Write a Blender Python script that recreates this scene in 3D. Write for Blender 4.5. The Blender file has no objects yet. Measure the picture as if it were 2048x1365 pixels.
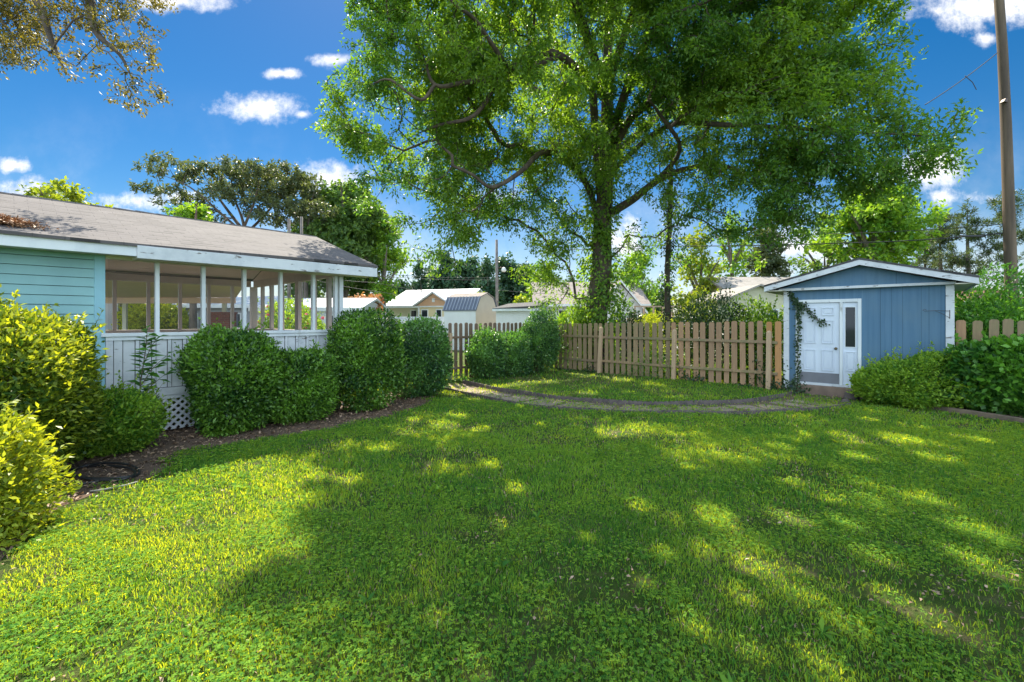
import bpy, math, random
import numpy as np
from mathutils import Vector

random.seed(7)
RNG = np.random.default_rng(11)
R = math.radians
C = bpy.context.scene.collection

# ------------------------------------------------------------------ camera
FPX, CX, HY, CAMH = 900.0, 1024.0, 640.0, 1.8      # focal length and horizon of the 2048 px wide photograph
cam_d = bpy.data.cameras.new("camera")
cam_d.sensor_width = 36.0
cam_d.lens = FPX / 2048.0 * 36.0
cam_d.shift_y = -(682.5 - HY) / 2048.0
cam_d.clip_start = 0.05
cam_d.clip_end = 3000
cam = bpy.data.objects.new("camera", cam_d)
C.objects.link(cam)
cam.location = (0, 0, CAMH)
cam.rotation_euler = (R(90), 0, 0)
bpy.context.scene.camera = cam

# ------------------------------------------------------------------ sun, sky, exposure
SUN_EL = R(50)
SUN_AZ = math.atan2(-0.30, 0.954)                   # from +Y towards +X
sd = bpy.data.lights.new("sun", 'SUN')
sd.energy = 5.0
sd.angle = R(0.5)
sd.color = (1.0, 0.93, 0.77)
sun = bpy.data.objects.new("sun", sd)
C.objects.link(sun)
svec = Vector((math.sin(SUN_AZ) * math.cos(SUN_EL), math.cos(SUN_AZ) * math.cos(SUN_EL), math.sin(SUN_EL)))
sun.rotation_euler = svec.to_track_quat('Z', 'Y').to_euler()
sun.location = (0, 0, 30)

vs = bpy.context.scene.view_settings
vs.view_transform = 'Standard'
vs.look = 'None'
vs.gamma = 1
vs.use_curve_mapping = False
vs.exposure = 1.22

world = bpy.data.worlds.new("World")
bpy.context.scene.world = world
world.use_nodes = True


class NT:
    """tiny node helper"""
    def __init__(s, tree):
        s.t = tree
        s.n = tree.nodes
        s.l = tree.links

    def new(s, kind, **kw):
        nd = s.n.new(kind)
        for k, v in kw.items():
            if k in nd.inputs.keys():
                s.inp(nd, k, v)
            else:
                setattr(nd, k, v)
        return nd

    def inp(s, nd, k, v):
        if isinstance(v, bpy.types.NodeSocket):
            s.l.new(v, nd.inputs[k])
        else:
            nd.inputs[k].default_value = v

    def math(s, op, a, b=None, c=None, clamp=False):
        nd = s.n.new('ShaderNodeMath')
        nd.operation = op
        nd.use_clamp = clamp
        for i, v in enumerate((a, b, c)):
            if v is not None:
                s.inp(nd, i, v)
        return nd.outputs[0]

    def mix(s, f, a, b, kind='MIX'):
        nd = s.n.new('ShaderNodeMix')
        nd.data_type = 'RGBA'
        nd.blend_type = kind
        s.inp(nd, 0, f)
        for i, v in ((6, a), (7, b)):
            if not isinstance(v, bpy.types.NodeSocket) and len(v) == 3:
                v = (*v, 1)
            s.inp(nd, i, v)
        return nd.outputs[2]

    def noise(s, vec, scale, detail=4, rough=.55):
        nd = s.n.new('ShaderNodeTexNoise')
        if vec is not None:
            s.l.new(vec, nd.inputs['Vector'])
        nd.inputs['Scale'].default_value = scale
        nd.inputs['Detail'].default_value = detail
        nd.inputs['Roughness'].default_value = rough
        return nd.outputs['Fac']

    def ramp(s, f, a, b):
        nd = s.n.new('ShaderNodeMapRange')
        nd.interpolation_type = 'SMOOTHSTEP'
        s.inp(nd, 0, f)
        nd.inputs[1].default_value = a
        nd.inputs[2].default_value = b
        return nd.outputs[0]


def build_world():
    k = NT(world.node_tree)
    for nd in list(k.n):
        k.n.remove(nd)
    out = k.n.new('ShaderNodeOutputWorld')
    sky = k.n.new('ShaderNodeTexSky')
    sky.sky_type = 'NISHITA'
    sky.sun_disc = False
    sky.sun_elevation = SUN_EL
    sky.sun_rotation = SUN_AZ
    sky.air_density = 1.0
    sky.dust_density = 0.15
    sky.ozone_density = 3.0
    hs = k.n.new('ShaderNodeHueSaturation')
    hs.inputs['Saturation'].default_value = 1.42
    hs.inputs['Value'].default_value = .47
    k.l.new(sky.outputs[0], hs.inputs['Color'])
    tc = k.n.new('ShaderNodeTexCoord')
    sep = k.n.new('ShaderNodeSeparateXYZ')
    k.l.new(tc.outputs['Generated'], sep.inputs[0])
    # direction of view as slopes (right / forward, up / forward): the clouds stand at infinity
    yy = k.math('MAXIMUM', sep.outputs['Y'], 0.05)
    u = k.math('DIVIDE', sep.outputs['X'], yy)
    v = k.math('DIVIDE', sep.outputs['Z'], yy)
    cmb = k.n.new('ShaderNodeCombineXYZ')
    k.l.new(u, cmb.inputs[0])
    k.l.new(v, cmb.inputs[1])
    n1 = k.noise(cmb.outputs[0], 9.0, 7, .6)
    n2 = k.noise(cmb.outputs[0], 34.0, 5, .65)
    nn = k.math('ADD', k.math('MULTIPLY', n1, .75), k.math('MULTIPLY', n2, .35))
    mask = None
    cl = [  # px, py, half width, half height, strength
        (522, 216, 72, 27, 1.0), (566, 148, 34, 10, .85), (655, 118, 34, 14, .75), (606, 229, 22, 8, .6),
        (22, 331, 32, 15, 1.0), (50, 384, 70, 26, 1.05), (668, 362, 60, 34, 1.05), (345, 2, 90, 22, 1.0),
        (1960, 14, 130, 38, 1.1), (1845, 345, 85, 38, 1.0), (1885, 392, 40, 18, .8), (280, 405, 80, 22, .72),
        (1972, 78, 18, 12, .6), (1620, 500, 110, 50, .8), (1960, 395, 90, 16, .6), (255, 425, 30, 14, .8),
        (360, 395, 50, 14, .8), (1260, 480, 90, 60, .55), (1000, 395, 60, 30, .4), (640, 330, 20, 10, .5)]
    for px, py, hw, hh, st in cl:
        du = k.math('DIVIDE', k.math('SUBTRACT', u, (px - CX) / FPX), hw / FPX)
        dv = k.math('DIVIDE', k.math('SUBTRACT', v, (HY - py) / FPX), hh / FPX)
        d = k.math('SQRT', k.math('ADD', k.math('MULTIPLY', du, du), k.math('MULTIPLY', dv, dv)))
        m = k.math('MULTIPLY', k.math('SUBTRACT', 1.35, d), st)
        mask = m if mask is None else k.math('MAXIMUM', mask, m)
    dens = k.math('ADD', mask, k.math('MULTIPLY', k.math('SUBTRACT', nn, .53), 3.6))
    a = k.ramp(dens, .05, 1.25)
    # thin haze of cloud low over the horizon
    low = k.ramp(v, .55, .0)
    nlow = k.ramp(k.noise(cmb.outputs[0], 3.2, 6, .6), .45, .75)
    a2 = k.math('ADD', k.math('MULTIPLY', k.math('MULTIPLY', low, nlow), .45), k.math('MULTIPLY', k.ramp(v, .30, -.02), .38))
    a = k.math('MAXIMUM', a, a2)
    shade = k.ramp(k.math('ADD', k.math('MULTIPLY', n1, .5), k.math('MULTIPLY', n2, .5)), .36, .56)
    ccol = k.mix(shade, (3.5, 3.8, 4.5), (5.4, 5.4, 5.5))
    col = k.mix(a, hs.outputs[0], ccol)
    # unseen bluish-white cloud bank, added behind the viewer as fill light for the shade
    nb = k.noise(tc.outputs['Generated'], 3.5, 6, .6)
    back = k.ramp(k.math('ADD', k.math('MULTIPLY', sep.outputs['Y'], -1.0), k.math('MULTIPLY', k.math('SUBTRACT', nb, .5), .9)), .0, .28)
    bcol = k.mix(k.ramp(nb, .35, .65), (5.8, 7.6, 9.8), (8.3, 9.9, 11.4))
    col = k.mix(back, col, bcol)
    bg = k.n.new('ShaderNodeBackground')
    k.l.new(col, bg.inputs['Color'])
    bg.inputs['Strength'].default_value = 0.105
    k.l.new(bg.outputs[0], out.inputs[0])


build_world()

# ------------------------------------------------------------------ helpers


def G(px, py):
    """point on the flat ground seen at this photo pixel"""
    Z = FPX * CAMH / (py - HY)
    return ((px - CX) / FPX * Z, Z)


def W(px, py, Z):
    """point at depth Z (metres in front of the camera)"""
    return ((px - CX) / FPX * Z, Z, CAMH + (HY - py) / FPX * Z)


def tag(o, label=None, cat=None, group=None, kind=None):
    if label: o['label'] = label
    if cat: o['category'] = cat
    if group: o['group'] = group
    if kind: o['kind'] = kind
    return o


def thing(name, label, cat, loc=(0, 0, 0), rotz=0.0, group=None):
    o = bpy.data.objects.new(name, None)
    o.empty_display_size = .2
    C.objects.link(o)
    o.location = loc
    o.rotation_euler = (0, 0, rotz)
    return tag(o, label, cat, group)


class MB:
    """collects shapes, builds ONE mesh object"""
    def __init__(s):
        s.v = []
        s.f = []

    def box(s, x0, x1, y0, y1, z0, z1):
        b = len(s.v)
        s.v += [(x0, y0, z0), (x1, y0, z0), (x1, y1, z0), (x0, y1, z0), (x0, y0, z1), (x1, y0, z1), (x1, y1, z1), (x0, y1, z1)]
        s.f += [tuple(b + i for i in q) for q in ((0, 3, 2, 1), (4, 5, 6, 7), (0, 1, 5, 4), (1, 2, 6, 5), (2, 3, 7, 6), (3, 0, 4, 7))]
        return s

    def hexa(s, pts):
        """8 points: bottom ring then top ring"""
        b = len(s.v)
        s.v += [tuple(p) for p in pts]
        s.f += [tuple(b + i for i in q) for q in ((0, 3, 2, 1), (4, 5, 6, 7), (0, 1, 5, 4), (1, 2, 6, 5), (2, 3, 7, 6), (3, 0, 4, 7))]
        return s

    def poly(s, pts):
        b = len(s.v)
        s.v += [tuple(p) for p in pts]
        s.f.append(tuple(range(b, b + len(pts))))
        return s

    def prism(s, pts, d):
        """polygon pts extruded by vector d"""
        b = len(s.v)
        n = len(pts)
        s.v += [tuple(p) for p in pts] + [tuple(p[i] + d[i] for i in range(3)) for p in pts]
        s.f.append(tuple(b + i for i in range(n))[::-1])
        s.f.append(tuple(b + n + i for i in range(n)))
        for i in range(n):
            j = (i + 1) % n
            s.f.append((b + i, b + j, b + n + j, b + n + i))
        return s

    def tube(s, pts, rad, sides=8, cap=True):
        pts = [Vector(p) for p in pts]
        if not hasattr(rad, '__len__'):
            rad = [rad] * len(pts)
        up = None
        rings = []
        for i, p in enumerate(pts):
            t = (pts[min(i + 1, len(pts) - 1)] - pts[max(i - 1, 0)])
            if t.length < 1e-9: t = Vector((0, 0, 1))
            t.normalize()
            if up is None:
                up = Vector((1, 0, 0)) if abs(t.x) < .8 else Vector((0, 1, 0))
            a = up - t * up.dot(t)
            if a.length < 1e-6: a = t.orthogonal()
            a.normalize()
            up = a
            b2 = t.cross(a)
            b = len(s.v)
            for k in range(sides):
                an = 2 * math.pi * k / sides
                q = p + (a * math.cos(an) + b2 * math.sin(an)) * rad[i]
                s.v.append(tuple(q))
            rings.append(b)
        for r0, r1 in zip(rings, rings[1:]):
            for k in range(sides):
                k2 = (k + 1) % sides
                s.f.append((r0 + k, r0 + k2, r1 + k2, r1 + k))
        if cap:
            s.f.append(tuple(rings[0] + k for k in range(sides))[::-1])
            s.f.append(tuple(rings[-1] + k for k in range(sides)))
        return s

    def build(s, name, mat, parent=None, smooth=False, bevel=0.0, loc=None):
        me = bpy.data.meshes.new(name)
        me.from_pydata(s.v, [], s.f)
        me.update()
        if smooth:
            me.polygons.foreach_set('use_smooth', [True] * len(me.polygons))
        me.materials.append(mat)
        o = bpy.data.objects.new(name, me)
        C.objects.link(o)
        if loc: o.location = loc
        if parent: o.parent = parent
        if bevel:
            m = o.modifiers.new('bevel', 'BEVEL')
            m.width = bevel
            m.segments = 2
            m.limit_method = 'ANGLE'
        return o


def quads_mesh(name, V, mat, tint=None, parent=None, ring=4):
    """V: (N*ring,3) array, one polygon of `ring` corners each"""
    V = np.ascontiguousarray(V, dtype=np.float32).reshape(-1, 3)
    nv = len(V)
    nf = nv // ring
    me = bpy.data.meshes.new(name)
    me.vertices.add(nv)
    me.vertices.foreach_set('co', V.ravel())
    me.loops.add(nv)
    me.loops.foreach_set('vertex_index', np.arange(nv, dtype=np.int32))
    me.polygons.add(nf)
    me.polygons.foreach_set('loop_start', np.arange(0, nv, ring, dtype=np.int32))
    me.polygons.foreach_set('loop_total', np.full(nf, ring, dtype=np.int32))
    me.update(calc_edges=True)
    me.validate()
    if tint is not None:
        at = me.attributes.new('tint', 'FLOAT', 'FACE')
        at.data.foreach_set('value', np.ascontiguousarray(tint, dtype=np.float32))
    me.materials.append(mat)
    o = bpy.data.objects.new(name, me)
    C.objects.link(o)
    if parent: o.parent = parent
    return o


def unit(a):
    return a / np.maximum(np.linalg.norm(a, axis=-1, keepdims=True), 1e-9)


def leaves(P, D, N, L, Wd, fold=.15):
    """rhombic leaves: P base points, D direction, N rough normal, L length, Wd width"""
    n = len(P)
    D = unit(D)
    S = unit(np.cross(D, N))
    Nn = np.cross(S, D)
    L = np.broadcast_to(L, (n,))[:, None]
    Wd = np.broadcast_to(Wd, (n,))[:, None]
    V = np.empty((n, 4, 3), np.float32)
    mid = P + D * L * .45 + Nn * L * fold * .5
    V[:, 0] = P
    V[:, 1] = mid + S * Wd * .5
    V[:, 2] = P + D * L - Nn * L * fold * .35
    V[:, 3] = mid - S * Wd * .5
    return V.reshape(-1, 3)


def rnd_dirs(n, rng=RNG):
    return unit(rng.normal(size=(n, 3)))


# value noise on numpy arrays
_lat = RNG.random((64, 64))


def vnoise(x, y, s):
    x = np.asarray(x) * s + 100.3
    y = np.asarray(y) * s + 37.7
    xi = np.floor(x).astype(int)
    yi = np.floor(y).astype(int)
    fx = x - xi
    fy = y - yi
    fx = fx * fx * (3 - 2 * fx)
    fy = fy * fy * (3 - 2 * fy)
    g = lambda a, b: _lat[a % 64, b % 64]
    return (g(xi, yi) * (1 - fx) + g(xi + 1, yi) * fx) * (1 - fy) + (g(xi, yi + 1) * (1 - fx) + g(xi + 1, yi + 1) * fx) * fy


def in_poly(x, y, poly):
    x = np.asarray(x)
    y = np.asarray(y)
    c = np.zeros(x.shape, bool)
    n = len(poly)
    for i in range(n):
        x0, y0 = poly[i]
        x1, y1 = poly[(i + 1) % n]
        if y0 == y1: continue
        hit = ((y0 > y) != (y1 > y)) & (x < (x1 - x0) * (y - y0) / (y1 - y0) + x0)
        c ^= hit
    return c


# ------------------------------------------------------------------ materials
def new_mat(name):
    m = bpy.data.materials.new(name)
    m.use_nodes = True
    k = NT(m.node_tree)
    b = k.n['Principled BSDF']
    return m, k, b


def objco(k, scale=(1, 1, 1)):
    tc = k.n.new('ShaderNodeTexCoord')
    mp = k.n.new('ShaderNodeMapping')
    k.l.new(tc.outputs['Object'], mp.inputs[0])
    mp.inputs['Scale'].default_value = scale
    return mp.outputs[0]


def bump(k, b, h, strength=.3, dist=.01):
    bp = k.n.new('ShaderNodeBump')
    bp.inputs['Strength'].default_value = strength
    bp.inputs['Distance'].default_value = dist
    k.l.new(h, bp.inputs['Height'])
    k.l.new(bp.outputs[0], b.inputs['Normal'])


def mat_plain(name, c1, c2=None, scale=3.0, stretch=(1, 1, 1), rough=.7, bmp=.2, bscale=40, lo=.35, hi=.7, metal=0, dirt=None):
    m, k, b = new_mat(name)
    co = objco(k, stretch)
    if c2 is None: c2 = tuple(x * .8 for x in c1)
    f = k.ramp(k.noise(co, scale, 6, .6), lo, hi)
    col = k.mix(f, c1, c2)
    if dirt:
        d = k.ramp(k.noise(objco(k, dirt[1]), dirt[2], 7, .65), dirt[3], dirt[4])
        col = k.mix(d, col, dirt[0])
    k.l.new(col, b.inputs['Base Color'])
    b.inputs['Roughness'].default_value = rough
    b.inputs['Metallic'].default_value = metal
    if bmp:
        bump(k, b, k.noise(co, bscale, 4), bmp, .004)
    return m


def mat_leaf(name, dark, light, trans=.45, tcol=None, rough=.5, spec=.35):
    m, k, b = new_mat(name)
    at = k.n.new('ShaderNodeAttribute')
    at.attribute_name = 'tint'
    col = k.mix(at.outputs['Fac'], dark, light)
    k.l.new(col, b.inputs['Base Color'])
    b.inputs['Roughness'].default_value = rough
    b.inputs['Specular IOR Level'].default_value = spec
    tr = k.n.new('ShaderNodeBsdfTranslucent')
    tcol = tcol or (1.9, 1.7, .55)
    tmix = k.mix(1.0, col, tcol, 'MULTIPLY')
    k.l.new(tmix, tr.inputs['Color'])
    mx = k.n.new('ShaderNodeMixShader')
    mx.inputs[0].default_value = trans
    k.l.new(b.outputs[0], mx.inputs[1])
    k.l.new(tr.outputs[0], mx.inputs[2])
    k.l.new(mx.outputs[0], k.n['Material Output'].inputs[0])
    return m


M = {}
M['white'] = mat_plain('white_paint', (.72, .74, .74), (.60, .63, .65), 2.5, (1, 1, .3), .55, .15, dirt=((.30, .29, .26), (1, 1, .35), 5.0, .60, .78))
M['white_worn'] = mat_plain('worn_white_paint', (.64, .65, .66), (.50, .52, .54), 3, (1, 1, 1), .6, .3, dirt=((.17, .15, .14), (.9, 1, 3), 5.0, .60, .66))
M['cream'] = mat_plain('cream_paint', (.66, .62, .50), (.54, .50, .40), 2, (1, 1, 1), .6, .15)
M['porch_in'] = mat_plain('taupe_paint', (.60, .52, .48), (.52, .45, .42), 2, (1, 1, 1), .7, .1)
M['concrete'] = mat_plain('concrete', (.36, .31, .26), (.24, .20, .17), 4, (1, 1, 1), .9, .5, 30)
M['stone'] = mat_plain('stone', (.31, .235, .175), (.17, .13, .10), 5, (1, 1, 1), .9, .5, 30)
M['edging'] = mat_plain('dark_edging', (.12, .095, .085), (.065, .052, .048), 6, (1, 1, 1), .85, .4, 30)
M['bark'] = mat_plain('bark', (.115, .085, .062), (.05, .038, .03), 6, (1, 1, .25), .95, .9, 22)
M['bark_grey'] = mat_plain('grey_bark', (.20, .17, .14), (.09, .075, .065), 6, (1, 1, .2), .95, .7, 22)
M['pole'] = mat_plain('weathered_pole_wood', (.15, .105, .07), (.07, .05, .036), 5, (1, 1, .08), .9, .6, 20)
M['twig'] = mat_plain('twig', (.16, .12, .085), (.09, .07, .05), 6)
M['hose'] = mat_plain('black_hose', (.03, .03, .035), (.02, .02, .02), 5, rough=.4)
M['metal_dark'] = mat_plain('dark_metal', (.06, .055, .05), (.09, .05, .035), 8, rough=.5, metal=.6)
M['wire'] = mat_plain('wire', (.03, .03, .035), (.05, .05, .05), 5, rough=.6)
M['kick'] = mat_plain('grey_kick_plate', (.17, .17, .19), (.13, .13, .14), 3, rough=.5)
M['brass'] = mat_plain('tarnished_brass', (.25, .18, .08), (.12, .09, .05), 5, rough=.35, metal=.9)
M['teal_trim'] = mat_plain('teal_trim', (.30, .56, .63), (.27, .50, .58), 2)
M['pole_grey'] = mat_plain('grey_pole', (.2, .17, .15), (.13, .11, .1), 4)


def mat_wood(name, a, b2, green=0):
    m, k, b = new_mat(name)
    oi = k.n.new('ShaderNodeObjectInfo')
    co = objco(k, (7, 7, .8))
    f = k.ramp(k.noise(co, 3, 6, .65), .3, .72)
    col = k.mix(f, a, b2)
    # boards weather differently
    r = oi.outputs['Random']
    col = k.mix(k.math('MULTIPLY', k.math('FRACT', k.math('MULTIPLY', r, 7.3)), .45), col, tuple(x * .6 for x in b2))
    col = k.mix(k.math('MULTIPLY', r, .4), col, (.19, .14, .10))
    if green:
        g = k.ramp(k.noise(objco(k, (1, 1, .6)), 2.2, 5, .6), .42, .66)
        col = k.mix(k.math('MULTIPLY', g, green), col, (.14, .17, .07))
    knot = k.ramp(k.noise(objco(k, (9, 9, 5)), 1.6, 2, .5), .70, .78)
    col = k.mix(k.math('MULTIPLY', knot, .7), col, (.09, .055, .035))
    k.l.new(col, b.inputs['Base Color'])
    b.inputs['Roughness'].default_value = .85
    bump(k, b, k.noise(co, 9, 5), .4, .004)
    return m


M['picket'] = mat_wood('picket_wood', (.50, .29, .15), (.35, .20, .105))
M['picket_green'] = mat_wood('mossy_picket_wood', (.40, .265, .14), (.28, .185, .10), .5)
M['picket_dark'] = mat_wood('dark_picket_wood', (.22, .14, .09), (.13, .085, .06))
M['post_wood'] = mat_wood('post_wood', (.66, .45, .27), (.50, .34, .21))
M['picket_orange'] = mat_wood('orange_picket_wood', (.58, .28, .09), (.46, .22, .075))


def mat_siding(name, c1, c2, pitch, dark=.45, axis='Z'):
    """lap siding: a dark thin line under each board"""
    m, k, b = new_mat(name)
    tc = k.n.new('ShaderNodeTexCoord')
    sp = k.n.new('ShaderNodeSeparateXYZ')
    k.l.new(tc.outputs['Object'], sp.inputs[0])
    z = k.math('DIVIDE', sp.outputs[axis], pitch)
    fr = k.math('FRACT', k.math('ADD', z, 50.0))
    f = k.ramp(k.noise(objco(k, (1, 1, .4)), 1.8, 5, .6), .3, .75)
    col = k.mix(f, c1, c2)
    k.l.new(col, b.inputs['Base Color'])
    b.inputs['Roughness'].default_value = .6
    bump(k, b, fr, dark, .012)
    return m


M['grey_siding'] = mat_siding('grey_siding', (.36, .37, .39), (.32, .33, .35), .13, .9)
M['cream_siding'] = mat_siding('cream_siding', (.62, .58, .42), (.56, .52, .38), .16, .6)
M['white_siding'] = mat_siding('white_siding', (.66, .67, .68), (.60, .61, .62), .16, .6)
M['white_ribs'] = mat_siding('white_ribbed_siding', (.74, .74, .74), (.68, .68, .68), .20, .6, 'X')
M['gable_siding'] = mat_siding('taupe_gable_siding', (.68, .56, .50), (.62, .51, .46), .12, .9)


def mat_blue_ply():
    m, k, b = new_mat('faded_blue_plywood')
    tc = k.n.new('ShaderNodeTexCoord')
    sp = k.n.new('ShaderNodeSeparateXYZ')
    k.l.new(tc.outputs['Object'], sp.inputs[0])
    st = k.noise(objco(k, (14, 14, .5)), 1.0, 6, .6)
    big = k.noise(objco(k, (1, 1, .7)), 1.3, 5, .6)
    col = k.mix(k.ramp(st, .3, .75), (.088, .18, .275), (.06, .138, .228))
    col = k.mix(k.math('MULTIPLY', k.ramp(big, .4, .72), .6), col, (.11, .185, .24))
    stain = k.ramp(k.noise(objco(k, (3, 3, 1.2)), 2.2, 7, .7), .62, .72)
    col = k.mix(k.math('MULTIPLY', stain, .55), col, (.07, .13, .19))
    zf = k.ramp(k.math('ADD', sp.outputs['Z'], k.math('MULTIPLY', k.math('SUBTRACT', big, .5), .9)), .62, .12)
    col = k.mix(k.math('MULTIPLY', zf, .5), col, (.13, .13, .12))
    streak = k.ramp(k.noise(objco(k, (30, 30, .35)), 1.0, 3, .5), .66, .74)
    col = k.mix(k.math('MULTIPLY', streak, .28), col, (.22, .32, .40))
    k.l.new(col, b.inputs['Base Color'])
    b.inputs['Roughness'].default_value = .75
    bump(k, b, st, .35, .004)
    return m


M['blue'] = mat_blue_ply()
M['blue_groove'] = mat_plain('blue_groove', (.04, .08, .12), (.03, .065, .10), 2, rough=.9)


def mat_shingle(name, c1, c2, c3, wx=.30, wy=.14):
    m, k, b = new_mat(name)
    tc = k.n.new('ShaderNodeTexCoord')
    br = k.n.new('ShaderNodeTexBrick')
    k.l.new(tc.outputs['Object'], br.inputs['Vector'])
    br.inputs['Scale'].default_value = 1.0
    br.inputs['Brick Width'].default_value = wx
    br.inputs['Row Height'].default_value = wy
    br.inputs['Mortar Size'].default_value = .005
    br.inputs['Mortar Smooth'].default_value = .3
    br.inputs['Color1'].default_value = (*c1, 1)
    br.inputs['Color2'].default_value = (*c2, 1)
    br.inputs['Mortar'].default_value = (*[x * .35 for x in c1], 1)
    br.inputs['Bias'].default_value = -.1
    n = k.noise(tc.outputs['Object'], 90, 3, .7)
    sp = k.n.new('ShaderNodeSeparateXYZ')
    k.l.new(tc.outputs['Object'], sp.inputs[0])
    row = k.math('FRACT', k.math('DIVIDE', k.math('ADD', sp.outputs['Y'], 40.0), wy))
    tab = k.n.new('ShaderNodeTexWhiteNoise')
    tab.noise_dimensions = '2D'
    cb = k.n.new('ShaderNodeCombineXYZ')
    rid = k.math('FLOOR', k.math('DIVIDE', k.math('ADD', sp.outputs['Y'], 40.0), wy))
    k.l.new(k.math('FLOOR', k.math('ADD', k.math('DIVIDE', sp.outputs['X'], wx), k.math('MULTIPLY', rid, .37))), cb.inputs[0])
    k.l.new(rid, cb.inputs[1])
    k.l.new(cb.outputs[0], tab.inputs['Vector'])
    edge = k.math('MULTIPLY', k.math('LESS_THAN', row, .30), k.math('ADD', .16, k.math('MULTIPLY', k.math('POWER', tab.outputs['Value'], 2.0), .85)))
    n2 = k.ramp(k.noise(tc.outputs['Object'], 1.2, 5, .6), .35, .7)
    col = k.mix(k.math('MULTIPLY', n2, .6), br.outputs['Color'], c3)
    col = k.mix(.3, col, k.mix(n, tuple(x * .75 for x in c1), tuple(x * 1.25 for x in c1)))
    col = k.mix(k.math('MULTIPLY', k.math('SUBTRACT', tab.outputs['Value'], .5), .5, None, True), col, tuple(x * .62 for x in c1))
    col = k.mix(edge, col, tuple(x * .3 for x in c1))
    k.l.new(col, b.inputs['Base Color'])
    b.inputs['Roughness'].default_value = .92
    bump(k, b, k.math('SUBTRACT', k.math('MULTIPLY', n, .3), br.outputs['Fac']), .6, .006)
    return m


M['shingle'] = mat_shingle('brown_shingles', (.135, .118, .118), (.165, .145, .142), (.105, .09, .09))
M['shingle_grey'] = mat_shingle('grey_shingles', (.34, .31, .29), (.38, .34, .32), (.30, .27, .25))
M['shingle_dark'] = mat_shingle('dark_shingles', (.09, .085, .09), (.12, .11, .11), (.07, .07, .07))
M['shingle_tan'] = mat_shingle('tan_shingles', (.30, .25, .22), (.34, .29, .26), (.26, .21, .19))


def mat_brick():
    m, k, b = new_mat('red_brick')
    tc = k.n.new('ShaderNodeTexCoord')
    br = k.n.new('ShaderNodeTexBrick')
    mp = k.n.new('ShaderNodeMapping')
    mp.inputs['Rotation'].default_value = (R(90), 0, 0)
    k.l.new(tc.outputs['Object'], mp.inputs[0])
    k.l.new(mp.outputs[0], br.inputs['Vector'])
    br.inputs['Scale'].default_value = 1.0
    br.inputs['Brick Width'].default_value = .22
    br.inputs['Row Height'].default_value = .08
    br.inputs['Mortar Size'].default_value = .008
    br.inputs['Color1'].default_value = (.25, .07, .05, 1)
    br.inputs['Color2'].default_value = (.18, .05, .04, 1)
    br.inputs['Mortar'].default_value = (.2, .15, .13, 1)
    k.l.new(br.outputs['Color'], b.inputs['Base Color'])
    b.inputs['Roughness'].default_value = .9
    return m


M['brick'] = mat_brick()


def mat_glass_dark():
    m, k, b = new_mat('window_glass')
    b.inputs['Base Color'].default_value = (.02, .025, .03, 1)
    b.inputs['Roughness'].default_value = .05
    b.inputs['Specular IOR Level'].default_value = .35
    return m


M['glass'] = mat_glass_dark()


def mat_screen():
    m, k, b = new_mat('insect_screen')
    b.inputs['Base Color'].default_value = (.10, .10, .10, 1)
    b.inputs['Roughness'].default_value = .6
    t = k.n.new('ShaderNodeBsdfTransparent')
    mx = k.n.new('ShaderNodeMixShader')
    mx.inputs[0].default_value = .16
    k.l.new(t.outputs[0], mx.inputs[1])
    k.l.new(b.outputs[0], mx.inputs[2])
    k.l.new(mx.outputs[0], k.n['Material Output'].inputs[0])
    return m


M['screen'] = mat_screen()


def mat_ground():
    m, k, b = new_mat('lawn_ground')
    co = objco(k)
    n1 = k.noise(co, .7, 6, .6)
    n2 = k.noise(co, 6, 6, .65)
    n3 = k.noise(co, 45, 4, .7)
    green = k.mix(k.ramp(n2, .35, .7), (.07, .135, .022), (.13, .18, .035))
    soil = k.mix(k.ramp(n3, .35, .7), (.20, .14, .09), (.32, .24, .16))
    f = k.ramp(k.math('ADD', k.math('MULTIPLY', n1, .5), k.math('MULTIPLY', n2, .5)), .48, .62)
    col = k.mix(k.math('MULTIPLY', f, .55), green, soil)
    k.l.new(col, b.inputs['Base Color'])
    b.inputs['Roughness'].default_value = .95
    b.inputs['Specular IOR Level'].default_value = .1
    n4 = k.noise(co, 160, 3, .8)
    col = k.mix(k.math('MULTIPLY', k.ramp(n4, .45, .62), .75), col, (.035, .04, .012))
    col = k.mix(k.math('MULTIPLY', k.ramp(n4, .42, .30), .6), col, (.30, .27, .13))
    k.l.new(col, b.inputs['Base Color'])
    bump(k, b, n4, 1.0, .03)
    return m


def mat_soil(name='mulch_soil', a=(.17, .105, .07), c=(.075, .048, .035)):
    m, k, b = new_mat(name)
    co = objco(k)
    n1 = k.noise(co, 3, 6, .65)
    n3 = k.noise(co, 38, 6, .75)
    col = k.mix(k.ramp(n3, .35, .68), c, a)
    col = k.mix(k.math('MULTIPLY', k.ramp(n1, .4, .7), .5), col, (.24, .155, .10))
    k.l.new(col, b.inputs['Base Color'])
    b.inputs['Roughness'].default_value = .95
    bump(k, b, n3, 1.0, .03)
    return m


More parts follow.
